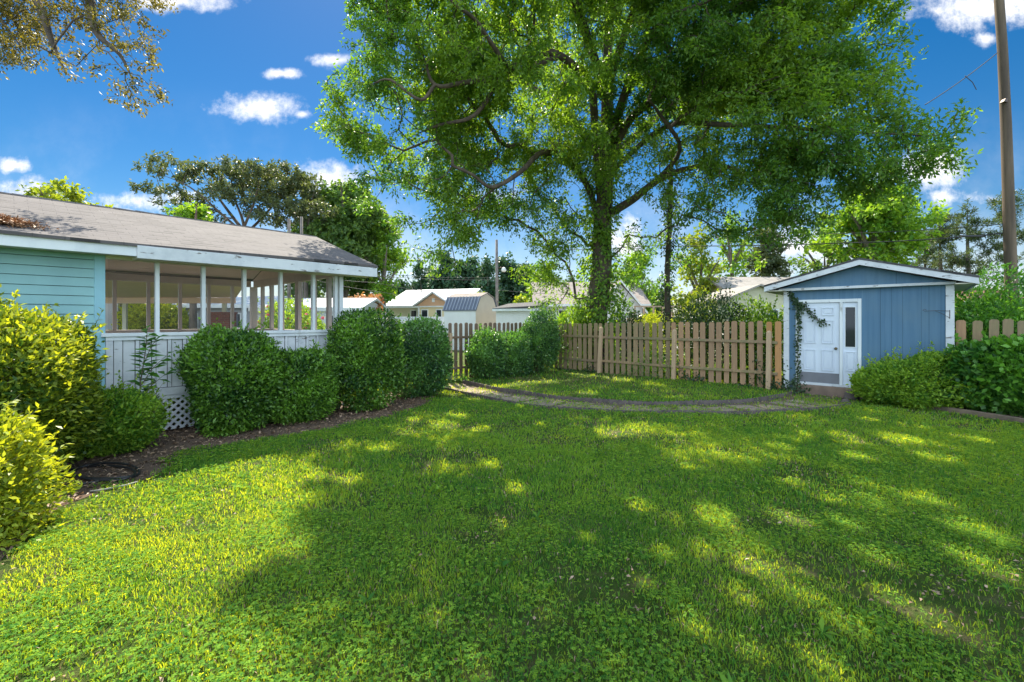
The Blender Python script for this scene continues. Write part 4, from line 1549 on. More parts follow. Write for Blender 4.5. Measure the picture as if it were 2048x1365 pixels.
# wide flat-layered tree behind the roof
fl = [([(*W(488, 640, 30)[:2], 0), W(488, 560, 30), W(490, 480, 30), W(485, 440, 30), W(470, 400, 30), W(460, 350, 30)], .17, .03),
      ([W(490, 470, 30), W(445, 430, 29), W(380, 375, 28.5), W(310, 345, 28)], .09, .02),
      ([W(490, 470, 30), W(530, 430, 31), W(570, 380, 31), W(590, 350, 31)], .10, .03),
      ([W(488, 455, 30), W(510, 400, 29), W(520, 350, 28.5)], .09, .03),
      ([W(489, 465, 30), W(440, 400, 31), W(410, 350, 32)], .12, .03)]
fb = []
rg = np.random.default_rng(3)
for (a, b, r) in ((305, 340, .9), (340, 325, .8), (300, 375, .85), (350, 385, .9), (400, 345, 1.1), (370, 360, .8), (430, 380, .9), (455, 340, 1.2), (500, 345, 1.3), (540, 350, 1.2), (575, 370, 1.1), (600, 360, .9),
                  (480, 395, 1.0), (530, 400, 1.0), (580, 410, 1.0), (420, 420, .8), (340, 410, .7), (365, 430, .8), (560, 445, .8), (600, 430, .8), (440, 440, .6), (455, 375, 1.0), (505, 370, 1.1), (545, 385, 1.1), (390, 400, .8), (500, 425, .8), (620, 395, 1.0), (635, 420, 1.0), (575, 340, .9), (330, 440, .6), (540, 430, .9)):
    z = 30 + rg.normal() * 1.2
    fb.append((W(a, b, z), (r * 1.15, r * 1.1, r * .42)))
tree('silk_tree', 'wide grey green tree with flat layered crown beyond the porch roof', 'tree', fl, fb, 9.0, 34, .26, .22, .11, M['grey_leaf'], M['bark'], shell=.0, flat=1, tip_r=.01, seed=21, droop=.1, wpath=.2)

px_tree('broadleaf_tree', 'yellow green treetop poking over the ridge at the far left', 128, 372, 20, 165, 470, M['gold_leaf'], seed=31, L=.13, Wd=.07, spread=.28, density=4, per=26)
px_tree('broadleaf_tree', 'rounded bright green treetop over the ridge before the flat layered tree', 386, 405, 22, 125, 500, M['bright_leaf'], seed=32, L=.14, Wd=.08, spread=.26, density=5, per=28)
px_tree('broadleaf_tree', 'tall dense green tree right of the porch roof end', 690, 362, 34, 230, 600, M['mid_leaf'], seed=33, nb=18, L=.2, Wd=.10, spread=.45, density=1.3, per=44, trunk_r=.35,
        tfun=lambda T: np.clip((T[:, 0] + 10.5) * .07, -.1, .4) + .05)
px_tree('broadleaf_tree', 'lower green tree merging into the right foot of the tall dense one', 768, 440, 33, 110, 620, M['bright_leaf'], seed=34, nb=8, L=.18, Wd=.09, spread=.4, density=1.8, per=40)
px_tree('broadleaf_tree', 'loose green tree joining the flat layered tree to the tall dense one', 612, 350, 33, 150, 560, M['grey_leaf'], seed=39, nb=11, L=.17, Wd=.08, spread=.42, density=1.1, per=34)
px_tree('broadleaf_tree', 'green tree behind the porch end under the tall dense tree', 600, 470, 36, 150, 640, M['mid_leaf'], seed=35, nb=8, L=.18, Wd=.09, spread=.4, density=1.6, per=40)
px_tree('purple_tree', 'dark purple leaved tree behind the rusty maple', 722, 556, 42, 100, 650, M['purple_leaf'], seed=36, nb=6, L=.16, Wd=.09, spread=.4, density=2.2, per=40)
px_tree('maple_tree', 'small rusty orange maple left of the cream house', 738, 588, 25, 100, 660, M['maple_leaf'], seed=37, nb=8, L=.11, Wd=.07, spread=.22, density=9, per=34, trunk_r=.08, shell=.2)
px_tree('maple_tree', 'smaller rusty maple crown at the edge of the porch corner', 695, 596, 26, 50, 660, M['maple_leaf'], seed=38, nb=4, L=.11, Wd=.07, spread=.2, density=9, per=30, trunk_r=.06)
ev = [(a_, b_, z_, w_ * 1.5) for a_, b_, z_, w_ in [(845, 520, 62, 70), (890, 505, 60, 80), (935, 515, 63, 75), (975, 525, 58, 70), (1012, 515, 62, 75), (1050, 530, 60, 70), (1090, 545, 64, 80), (800, 560, 60, 70), (1130, 560, 66, 90)]]
evl = ['second dark evergreen, left of the street lamp trees', 'tallest dark evergreen above the cream house roof', 'dark evergreen above the gambrel shed', 'dark evergreen just left of the lamp pole', 'dark evergreen just right of the lamp pole',
       'dark evergreen above the slanted shed roof', 'low dark evergreen left of the oak trunk', 'leftmost low dark evergreen beside the tall green tree', 'faint dark evergreen hidden by the oak trunk foliage']
for i, ((a, b, z, w), lb_) in enumerate(zip(ev, evl)):
    px_tree('evergreen_tree', lb_, a, b, z, w, 648, M['dark_leaf'], seed=40 + i, nb=9, shape='cone' if i % 2 else 'round', L=.34, Wd=.16, spread=.7, density=.55, per=48, trunk_r=.25, group='dark evergreens beyond the far houses')
px_tree('broadleaf_tree', 'yellow orange shrub like tree behind the gambrel shed', 960, 582, 36, 70, 650, M['gold_leaf'], seed=51, nb=5, L=.16, Wd=.09, spread=.3, density=3.2, per=30, trunk_r=.1)
px_tree('broadleaf_tree', 'small yellow treetop right of the lamp pole', 1040, 596, 36, 55, 650, M['gold_leaf'], seed=52, nb=5, L=.16, Wd=.09, spread=.3, density=3.2, per=30, trunk_r=.1)
px_tree('broadleaf_tree', 'green tree beyond the white house right of the oak trunk', 1300, 575, 48, 120, 650, M['mid_leaf'], seed=53, nb=7, L=.26, Wd=.13, spread=.5, density=1.2, per=36)
px_tree('broadleaf_tree', 'light green tree seen low between the oak trunk and the lamp pole', 1090, 520, 44, 110, 650, M['bright_leaf'], seed=71, nb=8, L=.2, Wd=.10, spread=.45, density=1.3, per=36)
px_tree('broadleaf_tree', 'light green tree filling the gap between the oak and the ivy trunk', 1275, 505, 42, 120, 650, M['bright_leaf'], seed=72, nb=8, L=.2, Wd=.10, spread=.45, density=1.1, per=34)
# right side
px_tree('broadleaf_tree', 'sunny yellow green tree left of the grey roofed cream house', 1400, 455, 27, 130, 650, M['gold_leaf'], seed=54, nb=10, L=.17, Wd=.08, spread=.36, density=1.6, per=34)
px_tree('broadleaf_tree', 'pale green tree with gaps just right of the ivy trunk', 1465, 430, 31, 110, 600, M['bright_leaf'], seed=55, nb=9, L=.17, Wd=.08, spread=.36, density=1.3, per=32)
px_tree('broadleaf_tree', 'blue green tree behind the grey roofed cream house', 1535, 448, 38, 115, 600, M['grey_leaf'], seed=56, nb=9, L=.2, Wd=.10, spread=.42, density=1.5, per=38)
px_tree('broadleaf_tree', 'large light green tree rising behind the blue shed', 1745, 368, 24, 260, 575, M['bright_leaf'], seed=57, nb=15, L=.15, Wd=.075, spread=.34, density=1.5, per=36, trunk_r=.25)
px_tree('broadleaf_tree', 'darker green tree at the left shoulder of the shed roof tree', 1650, 455, 27, 110, 600, M['mid_leaf'], seed=58, nb=8, L=.16, Wd=.08, spread=.34, density=1.7, per=34)


def pine(label, px, top, Z, wpx, seed):
    rng = np.random.default_rng(seed)
    x, y, zt = W(px, top, Z)
    hw = wpx / FPX * Z / 2
    limbs = [([(x, y, 0), (x + .1, y, zt * .4), (x, y, zt * .75), (x, y, zt * .97)], .2, .03)]
    # the leader is clothed to its tip
    blobs = []
    for h in (.8, .88, .95, 1.0):
        blobs.append(((x, y, zt * h - .2), (hw * .34 * (1.3 - h) + .3, hw * .34 * (1.3 - h) + .3, .45)))
    for i in range(34):
        h = .38 + .6 * rng.random()
        a = rng.random() * 6.28
        q = hw * (1.15 - h) / .75 * rng.random() ** .5
        r = hw * .22
        blobs.append(((x + math.cos(a) * q, y + math.sin(a) * q, zt * h), (r * 1.3, r * 1.3, r * .55)))
    tree('pine_tree', label, 'tree', limbs, blobs, 6.5, 50, .24, .26, .05, M['pine_leaf'], M['bark_grey'], 'pines beyond the right fence', .0, 1.0, -.3, seed=seed, tip_r=.012)


pine('thin pine seen just right of the shed roof peak', 1880, 430, 34, 110, 61)
pine('open branched pine between the shed roof and the utility pole', 1935, 415, 32, 120, 62)
pine('rightmost pine behind the utility pole', 2020, 388, 31, 130, 63)
pine('small distant pine behind the light green tree', 1850, 470, 40, 80, 64)

# ivy covered slim trunk
iv = thing('vine_covered_tree', 'slim bare trunk wrapped in ivy right of the oak', 'tree', (*W(1337, 640, 16.8)[:2], 0))
ivp = [(*W(1337, 640, 16.8)[:2], 0), W(1336, 640, 16.8), W(1334, 560, 16.8), W(1338, 470, 16.8), W(1341, 380, 16.8), W(1345, 300, 16.7)]
ib = ivp[0]
MB().tube([tuple(np.array(p) - np.array(ib)) for p in ivp], [.13, .12, .11, .10, .09, .06], 10).build('trunk', M['bark'], iv, True)
climb(iv, ib, ivp, 3000, .15, .10, .07, M['ivy_leaf'], 8, 'ivy', lambda f: .9 + .5 * np.sin(f * 19) ** 2)

# ------------------------------------------------------------------ bushes
def bush(label, cx, cy, w, d, h, leafmat, n, L, Wd, seed, name='clipped_bush', group=None, boxy=3.8, lump=.10, stick=.06, inner_n=.36, tops=None, rotz=0, z0=0.0, tb=.42, wild=0.0, prof=None, layers=.085):
    rng = np.random.default_rng(seed)
    t = thing(name, label, 'bush', (cx, cy, z0), rotz, group)
    dirs = rnd_dirs(n, rng)
    # superellipsoid radius
    q = np.abs(dirs) / np.array((w / 2, d / 2, h / 2))
    r = 1.0 / (np.sum(q ** boxy, axis=1) ** (1 / boxy))
    lumps = rnd_dirs(44, rng)
    amp = rng.uniform(-.7, 1.0, 44) * lump
    dd = dirs @ lumps.T
    r *= 1 + (np.exp(20 * (dd - 1)) * amp).sum(1)
    big = rnd_dirs(9, rng)
    r *= 1 + (np.exp(5 * (dirs @ big.T - 1)) * rng.uniform(-1, 1, 9) * lump * .55).sum(1)
    depth = np.abs(rng.normal(size=n)) * layers / max(w, .1) * 2
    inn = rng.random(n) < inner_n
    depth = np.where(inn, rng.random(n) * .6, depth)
    ext = np.where(rng.random(n) < .12, rng.random(n) * stick, 0)
    P = dirs * (r * (1 - depth) + ext)[:, None]
    P[:, 2] += h / 2
    if prof is not None:
        P = prof(P)
    # taper slightly to the ground, never below it
    P[:, 2] = np.maximum(P[:, 2], .03 + rng.random(n) * .05)
    D = dirs * .9 + rng.normal(size=(n, 3)) * .75
    D[:, 2] += .35
    N = dirs + rng.normal(size=(n, 3)) * .6
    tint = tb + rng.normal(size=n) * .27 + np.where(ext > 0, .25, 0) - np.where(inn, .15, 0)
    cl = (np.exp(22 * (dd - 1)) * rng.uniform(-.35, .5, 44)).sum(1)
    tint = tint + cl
    V = leaves(P, D, N, L * rng.uniform(.65, 1.3, n), Wd * rng.uniform(.7, 1.2, n))
    # sprigs sticking out of the outline
    ns = int(34 + n / 600)
    k = rng.integers(0, n, ns * 4)
    k = k[(dirs[k][:, 2] > -.3) & (~inn[k])][:ns]
    sp, sv, st = MB(), [], []
    for a in k:
        p = P[a]
        g = unit(dirs[a] * np.array((.7, .7, .6)) + np.array((0, 0, .6)) + rng.normal(size=3) * .25)
        ln = stick * rng.uniform(1.0, 2.6) + .03
        sp.tube([tuple(p - g * .1), tuple(p), tuple(p + g * ln)], [.003, .003, .0015], 3, cap=False)
        m = 12
        tt = rng.random(m)
        Pp = p + g * ln * tt[:, None]
        sv.append(leaves(Pp, rng.normal(size=(m, 3)) * .7 + g * .8, rng.normal(size=(m, 3)) * .5 + np.array((0, 0, 1)), L * rng.uniform(.7, 1.2, m), Wd * rng.uniform(.7, 1.2, m)))
        st.append(np.clip(tb + .28 + rng.normal(size=m) * .2, 0, 1))
    V = np.concatenate([V] + sv)
    tint = np.concatenate([np.clip(tint, 0, 1)] + st)
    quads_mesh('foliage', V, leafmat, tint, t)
    # stems
    for i in range(9):
        a = rng.random() * 6.28
        e = np.array((math.cos(a) * w * .33, math.sin(a) * d * .33, h * rng.uniform(.5, .8)))
        if prof is not None: e = prof(e[None])[0]
        sp.tube([(e[0] * .12, e[1] * .12, 0), (e[0] * .5, e[1] * .5, e[2] * .45), tuple(e)], [.018, .012, .005], 5)
    sp.build('stems', M['twig'], t)
    return t


GB = 'clipped bushes along the porch and back fence'
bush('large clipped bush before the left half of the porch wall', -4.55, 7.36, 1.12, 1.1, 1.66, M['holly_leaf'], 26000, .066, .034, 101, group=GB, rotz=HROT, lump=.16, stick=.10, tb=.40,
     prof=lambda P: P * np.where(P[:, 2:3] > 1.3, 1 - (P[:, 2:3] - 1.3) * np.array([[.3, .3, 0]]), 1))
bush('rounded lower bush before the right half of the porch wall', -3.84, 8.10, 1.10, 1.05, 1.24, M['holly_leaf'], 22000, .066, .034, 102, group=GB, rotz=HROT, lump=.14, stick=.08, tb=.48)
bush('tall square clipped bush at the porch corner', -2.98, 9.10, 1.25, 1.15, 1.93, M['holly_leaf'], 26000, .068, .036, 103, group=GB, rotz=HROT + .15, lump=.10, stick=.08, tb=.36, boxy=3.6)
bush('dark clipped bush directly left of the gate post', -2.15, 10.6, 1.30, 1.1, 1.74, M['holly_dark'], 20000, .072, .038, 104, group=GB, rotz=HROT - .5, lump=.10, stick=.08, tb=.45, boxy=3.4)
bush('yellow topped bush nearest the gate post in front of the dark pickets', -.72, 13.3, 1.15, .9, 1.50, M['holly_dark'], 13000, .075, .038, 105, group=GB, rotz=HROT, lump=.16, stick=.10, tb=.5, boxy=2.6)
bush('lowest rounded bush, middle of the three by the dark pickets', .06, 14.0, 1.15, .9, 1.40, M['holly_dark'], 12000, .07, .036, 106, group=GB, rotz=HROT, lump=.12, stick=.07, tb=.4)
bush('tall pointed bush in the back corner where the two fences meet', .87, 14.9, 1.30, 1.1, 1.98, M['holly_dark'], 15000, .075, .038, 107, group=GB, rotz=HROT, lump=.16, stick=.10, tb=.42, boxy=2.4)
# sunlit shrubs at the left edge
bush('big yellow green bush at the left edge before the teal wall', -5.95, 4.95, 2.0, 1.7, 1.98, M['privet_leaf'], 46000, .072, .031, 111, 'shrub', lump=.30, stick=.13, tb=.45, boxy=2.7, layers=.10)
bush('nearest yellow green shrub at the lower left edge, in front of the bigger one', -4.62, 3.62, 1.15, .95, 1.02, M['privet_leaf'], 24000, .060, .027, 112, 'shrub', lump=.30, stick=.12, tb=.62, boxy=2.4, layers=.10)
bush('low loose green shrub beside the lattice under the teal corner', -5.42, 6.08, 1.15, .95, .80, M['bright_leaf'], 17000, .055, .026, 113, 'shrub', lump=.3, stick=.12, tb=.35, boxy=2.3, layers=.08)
# right of the shed door
def slope_r(P):
    P = P.copy()
    f = np.clip((P[:, 0] + .95) / 1.9, 0, 1)
    P[:, 2] *= .55 + .55 * f
    return P


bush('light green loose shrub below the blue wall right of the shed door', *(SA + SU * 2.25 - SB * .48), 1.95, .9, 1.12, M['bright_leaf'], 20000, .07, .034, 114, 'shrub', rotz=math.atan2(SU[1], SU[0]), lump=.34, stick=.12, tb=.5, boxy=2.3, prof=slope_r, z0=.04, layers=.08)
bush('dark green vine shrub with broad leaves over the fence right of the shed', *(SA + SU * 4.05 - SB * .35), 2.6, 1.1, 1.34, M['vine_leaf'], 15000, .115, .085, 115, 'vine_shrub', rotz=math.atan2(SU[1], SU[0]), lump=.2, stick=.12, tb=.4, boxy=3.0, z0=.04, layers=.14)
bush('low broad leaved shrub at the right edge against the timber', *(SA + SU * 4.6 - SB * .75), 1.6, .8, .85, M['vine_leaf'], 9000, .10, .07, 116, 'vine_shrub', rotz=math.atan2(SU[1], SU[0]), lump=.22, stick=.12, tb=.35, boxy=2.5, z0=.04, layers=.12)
# behind the back fence
bush('glossy dark shrub with sky gaps rising behind the middle pickets', *W(1430, 640, 14.2)[:2], 1.9, 1.5, 2.55, M['ivy_leaf'], 5200, .10, .055, 121, 'tall_shrub', lump=.3, stick=.3, tb=.6, boxy=2.1, inner_n=.5)
bush('leafy light green shrub behind the fence left of the shed', *W(1520, 640, 13.4)[:2], 1.4, 1.2, 2.3, M['bright_leaf'], 6500, .11, .05, 122, 'tall_shrub', lump=.28, stick=.25, tb=.3, boxy=2.2, inner_n=.4)
bush('yellow green shrub beside the ivy trunk behind the fence', *W(1388, 640, 16)[:2], 1.5, 1.4, 2.7, M['gold_leaf'], 6000, .11, .055, 123, 'tall_shrub', lump=.28, stick=.25, tb=.3, boxy=2.2, inner_n=.4)
bush('bright golden shrub behind the fence below the deck rail', *W(1303, 640, 20)[:2], 1.9, 1.5, 2.05, M['gold_leaf'], 8000, .10, .05, 124, 'golden_shrub', lump=.15, stick=.12, tb=.9, boxy=2.3)
bush('dark evergreen shrub right of the oak trunk behind the fence', *W(1248, 640, 18)[:2], 1.3, 1.2, 2.15, M['ivy_leaf'], 6000, .10, .055, 125, 'tall_shrub', lump=.2, stick=.15, tb=.5, boxy=2.3)
bush('leafy green shoots left of the oak trunk behind the fence', *W(1150, 640, 16.3)[:2], 1.5, 1.3, 2.4, M['oak_leaf'], 7000, .12, .05, 126, 'tall_shrub', lump=.3, stick=.25, tb=.55, boxy=2.1, inner_n=.4)
bush('tangled green growth behind the fence right of the shed', *W(1975, 640, 11)[:2], 2.0, 1.5, 2.55, M['vine_leaf'], 13000, .10, .055, 127, 'tall_shrub', lump=.3, stick=.2, tb=.5, boxy=2.2, inner_n=.35)
bush('pinkish flowering shrub behind the growth right of the shed', *W(1940, 640, 14)[:2], 1.7, 1.5, 2.45, M['gold_leaf'], 7000, .10, .055, 128, 'tall_shrub', lump=.25, stick=.2, tb=.3, boxy=2.2, inner_n=.3)
bush('ivy growth round the foot of the utility pole', *W(2028, 640, 12.3)[:2], 1.5, 1.3, 3.0, M['vine_leaf'], 9000, .10, .06, 129, 'tall_shrub', lump=.25, stick=.2, tb=.6, boxy=2.2, inner_n=.3)
bush('bright yellow green bush seen through the porch on the left', *W(300, 640, 22.6)[:2], 3.0, 1.6, 2.75, M['privet_leaf'], 12000, .16, .08, 131, 'porch_view_shrub', lump=.25, stick=.2, tb=.85, boxy=2.3)
rose = bush('green rose bush with red pink flowers seen through the porch end', *W(585, 640, 15)[:2], 2.3, 1.6, 2.25, M['bright_leaf'], 14000, .09, .045, 132, 'rose_bush', lump=.25, stick=.2, tb=.4, boxy=2.3)
rg = np.random.default_rng(77)
Vs, ts = [], []
for i in range(46):
    a = rg.random() * 6.28
    zz = rg.uniform(1.3, 2.25)
    c = np.array((math.cos(a) * 1.05 * (1 if zz < 2 else .7), -abs(math.sin(a)) * .75, zz))
    Vs.append(leaves(np.repeat(c[None], 10, 0), rnd_dirs(10, rg), rnd_dirs(10, rg), .07, .05))
    ts.append(rg.random(10))
quads_mesh('flowers', np.concatenate(Vs), M['pink_petal'], np.concatenate(ts), rose)

# sapling in front of the porch wall
sb = (*G(258, 905), 0)
sb = (-5.30, 6.42, 0)
sap = thing('sapling', 'thin young sapling with long dark leaves against the white porch wall', 'sapling', sb)
mb = MB()
main = [(0, 0, 0), (-.02, 0, .5), (.0, 0, .9), (.07, 0, 1.35), (.10, 0, 1.68)]
mb.tube(main, [.012, .010, .008, .006, .003], 6)
side1 = [(.0, 0, .85), (.18, -.02, 1.1), (.42, -.03, 1.32)]
side2 = [(.04, 0, 1.15), (.16, -.02, 1.40), (.24, .0, 1.55)]
side3 = [(-.02, 0, .6), (.16, -.03, .85), (.40, -.03, 1.05)]
for s_ in (side1, side2, side3): mb.tube(s_, [.006, .005, .002], 5)
mb.build('stem', M['twig'], sap)
Vs, ts = [], []
rg = np.random.default_rng(4)
for line, k in ((main, 46), (side1, 14), (side2, 12), (side3, 14)):
    L_ = catmull(line, 8)
    for i in range(k):
        f = (.28 if line is main else .2) + (1 - (.28 if line is main else .2)) * i / (k - 1)
        p = L_[min(len(L_) - 1, int(f * (len(L_) - 1)))]
        sg = 1 if i % 2 else -1
        d = np.array((sg * 1.0, rg.normal() * .5, .25 + rg.normal() * .2))
        ln = .17 * rg.uniform(.8, 1.2)
        Vs.append(leaves(np.array([p]), d[None], np.array([[0, -.35, 1]]) + rg.normal(size=(1, 3)) * .2, ln, ln * .42))
        ts.append([rg.random() * .5])
quads_mesh('foliage', np.concatenate(Vs), M['vine_leaf'], np.concatenate(ts), sap)

# ivy on the shed frame
ivs = thing('ivy_vine', 'dark ivy climbing the left door frame of the shed and trailing over the door', 'vine', tuple(SA + SU * .28 - SB * .06) + (0,), math.atan2(SU[1], SU[0]))
rg = np.random.default_rng(6)
lines = [([(-.05, 0, .0), (.0, 0, .5), (.0, 0, 1.2), (.02, 0, 1.8), (-.02, .0, 2.2), (-.16, 0, 2.46)], 480, .034),
         ([(.0, 0, 2.12), (.15, -.01, 2.08), (.30, -.01, 1.92), (.42, -.01, 1.78), (.58, -.01, 1.70)], 110, .04),
         ([(-.1, 0, 2.2), (.1, -.01, 2.18), (.22, -.01, 2.05)], 60, .05),
         ([(-.5, .02, .08), (-.3, -.05, .12), (-.05, -.1, .12), (.1, -.12, .1)], 360, .11),
         ([(-.33, .05, .05), (-.38, .05, .4), (-.36, .05, .7)], 160, .09)]
Vs, ts, mb = [], [], MB()
for li, (ln, k, sp_) in enumerate(lines):
    Lp = np.array(catmull(ln, 8))
    mb.tube([tuple(p) for p in Lp], .006, 5)
    kk = rg.random(k) * (len(Lp) - 1.001)
    i = kk.astype(int)
    P = Lp[i] + (Lp[i + 1] - Lp[i]) * (kk - i)[:, None]
    P = P + rg.normal(size=(k, 3)) * np.array((sp_, .02, sp_))
    P[:, 2] = np.maximum(P[:, 2], .02)
    D = rg.normal(size=(k, 3)) * .5 + np.array((0, -.2, -.7))
    N = np.array((0, -1, .2)) + rg.normal(size=(k, 3)) * .4
    Vs.append(leaves(P, D, N, .05 * rg.uniform(.7, 1.4, k), .045 * rg.uniform(.7, 1.3, k)))
    ts.append(rg.random(k) * .8)
mb.build('vine_stem', M['twig'], ivs)
quads_mesh('foliage', np.concatenate(Vs), M['ivy_leaf'], np.concatenate(ts), ivs)

# weeds and small vines along the fence foot
def weeds(label, A, B, n, hmax, L, mat, seed, name='climbing_weed'):
    rg = np.random.default_rng(seed)
    A = np.array(A, float)
    B = np.array(B, float)
    o = thing(name, label, 'plant', (A[0], A[1], 0))
    f = rg.random(n)
    P = np.zeros((n, 3))
    P[:, :2] = (B - A)[None] * f[:, None] + rg.normal(size=(n, 2)) * .06
    cl = vnoise(f * np.linalg.norm(B - A), f * 0 + seed, 2.6)
    P[:, 2] = .03 + rg.random(n) ** 1.8 * hmax * (cl ** 2) * 1.6
    D = rnd_dirs(n, rg)
    V = leaves(P, D, rg.normal(size=(n, 3)) * .5 + np.array((0, -.6, .8)), L * rg.uniform(.6, 1.3, n), L * .6 * rg.uniform(.6, 1.3, n))
    quads_mesh('foliage', V, mat, rg.random(n), o)
    mb = MB()
    for i in range(12):
        p = P[rg.integers(n)]
        mb.tube([(p[0], p[1], 0), (p[0] + .01, p[1], p[2] * .6), tuple(p)], .003, 4)
    mb.build('stems', M['twig'], o)


d2 = (SA - CORNER) / np.linalg.norm(SA - CORNER)
off = -np.array((.667, .745)) * .10
weeds('dark weeds along the foot of the fence left of the first post', CORNER + d2 * .6 + off, CORNER + d2 * 2.3 + off, 700, .5, .06, M['ivy_leaf'], 201)
weeds('feathery weeds at the foot of the fence between its first two posts', CORNER + d2 * 2.5 + off, CORNER + d2 * 4.8 + off, 900, .9, .05, M['mid_leaf'], 202)
weeds('vines climbing the pickets between the second and third post', CORNER + d2 * 4.9 + off, CORNER + d2 * 7.2 + off, 1100, 1.1, .07, M['ivy_leaf'], 203)
weeds('ivy patch at the foot of the shed corner and last fence post', CORNER + d2 * 7.2 + off * 1.4, SA + SU * .25 - SB * .15, 900, .8, .065, M['ivy_leaf'], 204)
weeds('green plants behind the fence seen between the right pickets', CORNER + d2 * 4.6 - off * 12, CORNER + d2 * 7.3 - off * 12, 2600, 1.4, .11, M['bright_leaf'], 205, 'wild_plant')
weeds('green plants behind the fence seen between the mossy pickets', CORNER + d2 * .6 - off * 14, CORNER + d2 * 4.6 - off * 12, 2600, 1.3, .11, M['bright_leaf'], 206, 'wild_plant')
weeds('weeds at the foot of the gate post', F1A + np.array((.1, -.2)), F1A + np.array((.9, .3)), 260, .3, .06, M['vine_leaf'], 207)

# ------------------------------------------------------------------ buildings beyond
def gable_building(name, label, cat, px0, px1, Z, depth, zeave, zridge, wallm, roofm, rot=0.0, ov=.3, ridge='x', wins=(), thick=.12, trim=None, group=None):
    """box building; local x runs along the front, y away from the camera"""
    x0 = (px0 - CX) / FPX * Z
    wid = (px1 - px0) / FPX * Z / max(.2, math.cos(rot))
    t = thing(name, label, cat, (x0, Z, 0), rot, group)
    mb = MB()
    mb.box(0, wid, 0, depth, 0, zeave)
    if ridge == 'y':
        mb.prism([(0, 0, zeave), (wid, 0, zeave), (wid / 2, 0, zridge - thick)], (0, depth, 0))
    else:
        mb.prism([(0, 0, zeave), (0, depth, zeave), (0, depth / 2, zridge - thick)], (wid, 0, 0))
    wl = mb.build('wall', wallm, t)
    mb = MB()
    if ridge == 'y':
        s = (zridge - zeave) / (wid / 2)
        for sg in (-1, 1):
            xe = wid / 2 + sg * (wid / 2 + ov)
            ze = zeave - s * ov
            mb.hexa([(xe, -ov, ze), (wid / 2, -ov, zridge), (wid / 2, depth + ov, zridge), (xe, depth + ov, ze),
                     (xe, -ov, ze + thick), (wid / 2, -ov, zridge + thick), (wid / 2, depth + ov, zridge + thick), (xe, depth + ov, ze + thick)])
    else:
        s = (zridge - zeave) / (depth / 2)
        for sg in (-1, 1):
            ye = depth / 2 + sg * (depth / 2 + ov)
            ze = zeave - s * ov
            mb.hexa([(-ov, ye, ze), (wid + ov, ye, ze), (wid + ov, depth / 2, zridge), (-ov, depth / 2, zridge),
                     (-ov, ye, ze + thick), (wid + ov, ye, ze + thick), (wid + ov, depth / 2, zridge + thick), (-ov, depth / 2, zridge + thick)])
    mb.build('roof', roofm, t)
    mb = MB()
    if ridge == 'y':
        s = (zridge - zeave) / (wid / 2)
        for sg in (-1, 1):
            xe = wid / 2 + sg * (wid / 2 + ov)
            ze = zeave - s * ov
            mb.hexa([(xe, -ov - .03, ze - .06), (wid / 2, -ov - .03, zridge - .06), (wid / 2, -ov - .002, zridge - .06), (xe, -ov - .002, ze - .06),
                     (xe, -ov - .03, ze + thick + .01), (wid / 2, -ov - .03, zridge + thick + .01), (wid / 2, -ov - .002, zridge + thick + .01), (xe, -ov - .002, ze + thick + .01)])
    else:
        s = (zridge - zeave) / (depth / 2)
        mb.box(-ov, wid + ov, -ov - .03, -ov - .002, zeave - s * ov - .08, zeave - s * ov + thick - .01)
    mb.build('fascia', M['white'], t)
    for (a, b, za, zb, kind) in wins:
        f = MB()
        f.box(a - .07, b + .07, -.04, -.001, za - .07, za)
        f.box(a - .07, b + .07, -.04, -.001, zb, zb + .07)
        f.box(a - .07, a, -.04, -.001, za, zb)
        f.box(b, b + .07, -.04, -.001, za, zb)
        fo = f.build(kind, M['white'], t)
        MB().box(a, b, -.02, -.003, za, zb).build('pane', M['glass'], fo)
    return t, wid


m_metal_white = mat_siding('white_metal_roof', (.62, .64, .68), (.56, .58, .62), .35, .5, 'X')
m_metal_blue = mat_siding('blue_grey_metal_roof', (.10, .12, .17), (.13, .15, .20), .22, .9, 'X')
m_cream_wall = mat_plain('cream_wall', (.66, .56, .33), (.60, .51, .31), 2)
# cream house with white metal roof: main block, ridge to the left, and a projecting gabled porch
h1, wid1 = gable_building('cottage', 'cream and grey cottage with white metal roof and small peach porch gable', 'house', 775, 925, 40, 7.5, 3.05, 4.55, M['cream_siding'], m_metal_white, rot=R(-18), ov=.35, ridge='x',
                          wins=((2.4, 2.9, 1.3, 2.6, 'window'),))
mb = MB()
mb.box(3.9, 4.02, -1.5, -1.38, 0, 2.9)
mb.box(6.6, 6.72, -1.5, -1.38, 0, 2.9)
mb.build('porch_post', M['white'], h1)
mb = MB()
mb.box(3.9, 6.72, -1.4, -.02, 0, 2.88)
mb.build('porch_wall', m_cream_wall, h1)
mb = MB()
mb.prism([(3.75, -1.45, 2.95), (6.9, -1.45, 2.95), (5.32, -1.45, 3.95)], (0, .1, 0))
mb.build('porch_gable', mat_plain('peach_paint', (.55, .33, .2), (.5, .3, .18), 2), h1)
mb = MB()
for sg in (-1, 1):
    xe = 5.32 + sg * 1.85
    mb.hexa([(xe, -1.7, 2.86), (5.32, -1.7, 4.0), (5.32, 3.0, 4.0), (xe, 3.0, 2.86), (xe, -1.7, 2.98), (5.32, -1.7, 4.12), (5.32, 3.0, 4.12), (xe, 3.0, 2.98)])
mb.build('porch_roof', m_metal_white, h1)
MB().box(3.6, 7.05, -1.52, -1.455, 2.84, 2.94).build('porch_beam', M['white'], h1)
for a, b, z0, z1 in ((4.25, 4.75, 1.2, 2.6), (5.6, 6.0, .9, 2.6)):
    f = MB().box(a - .08, b + .08, -1.43, -1.405, z0 - .08, z1 + .08).build('window', M['white'], h1)
    MB().box(a, b, -1.445, -1.432, z0, z1).build('pane', M['glass'], f)
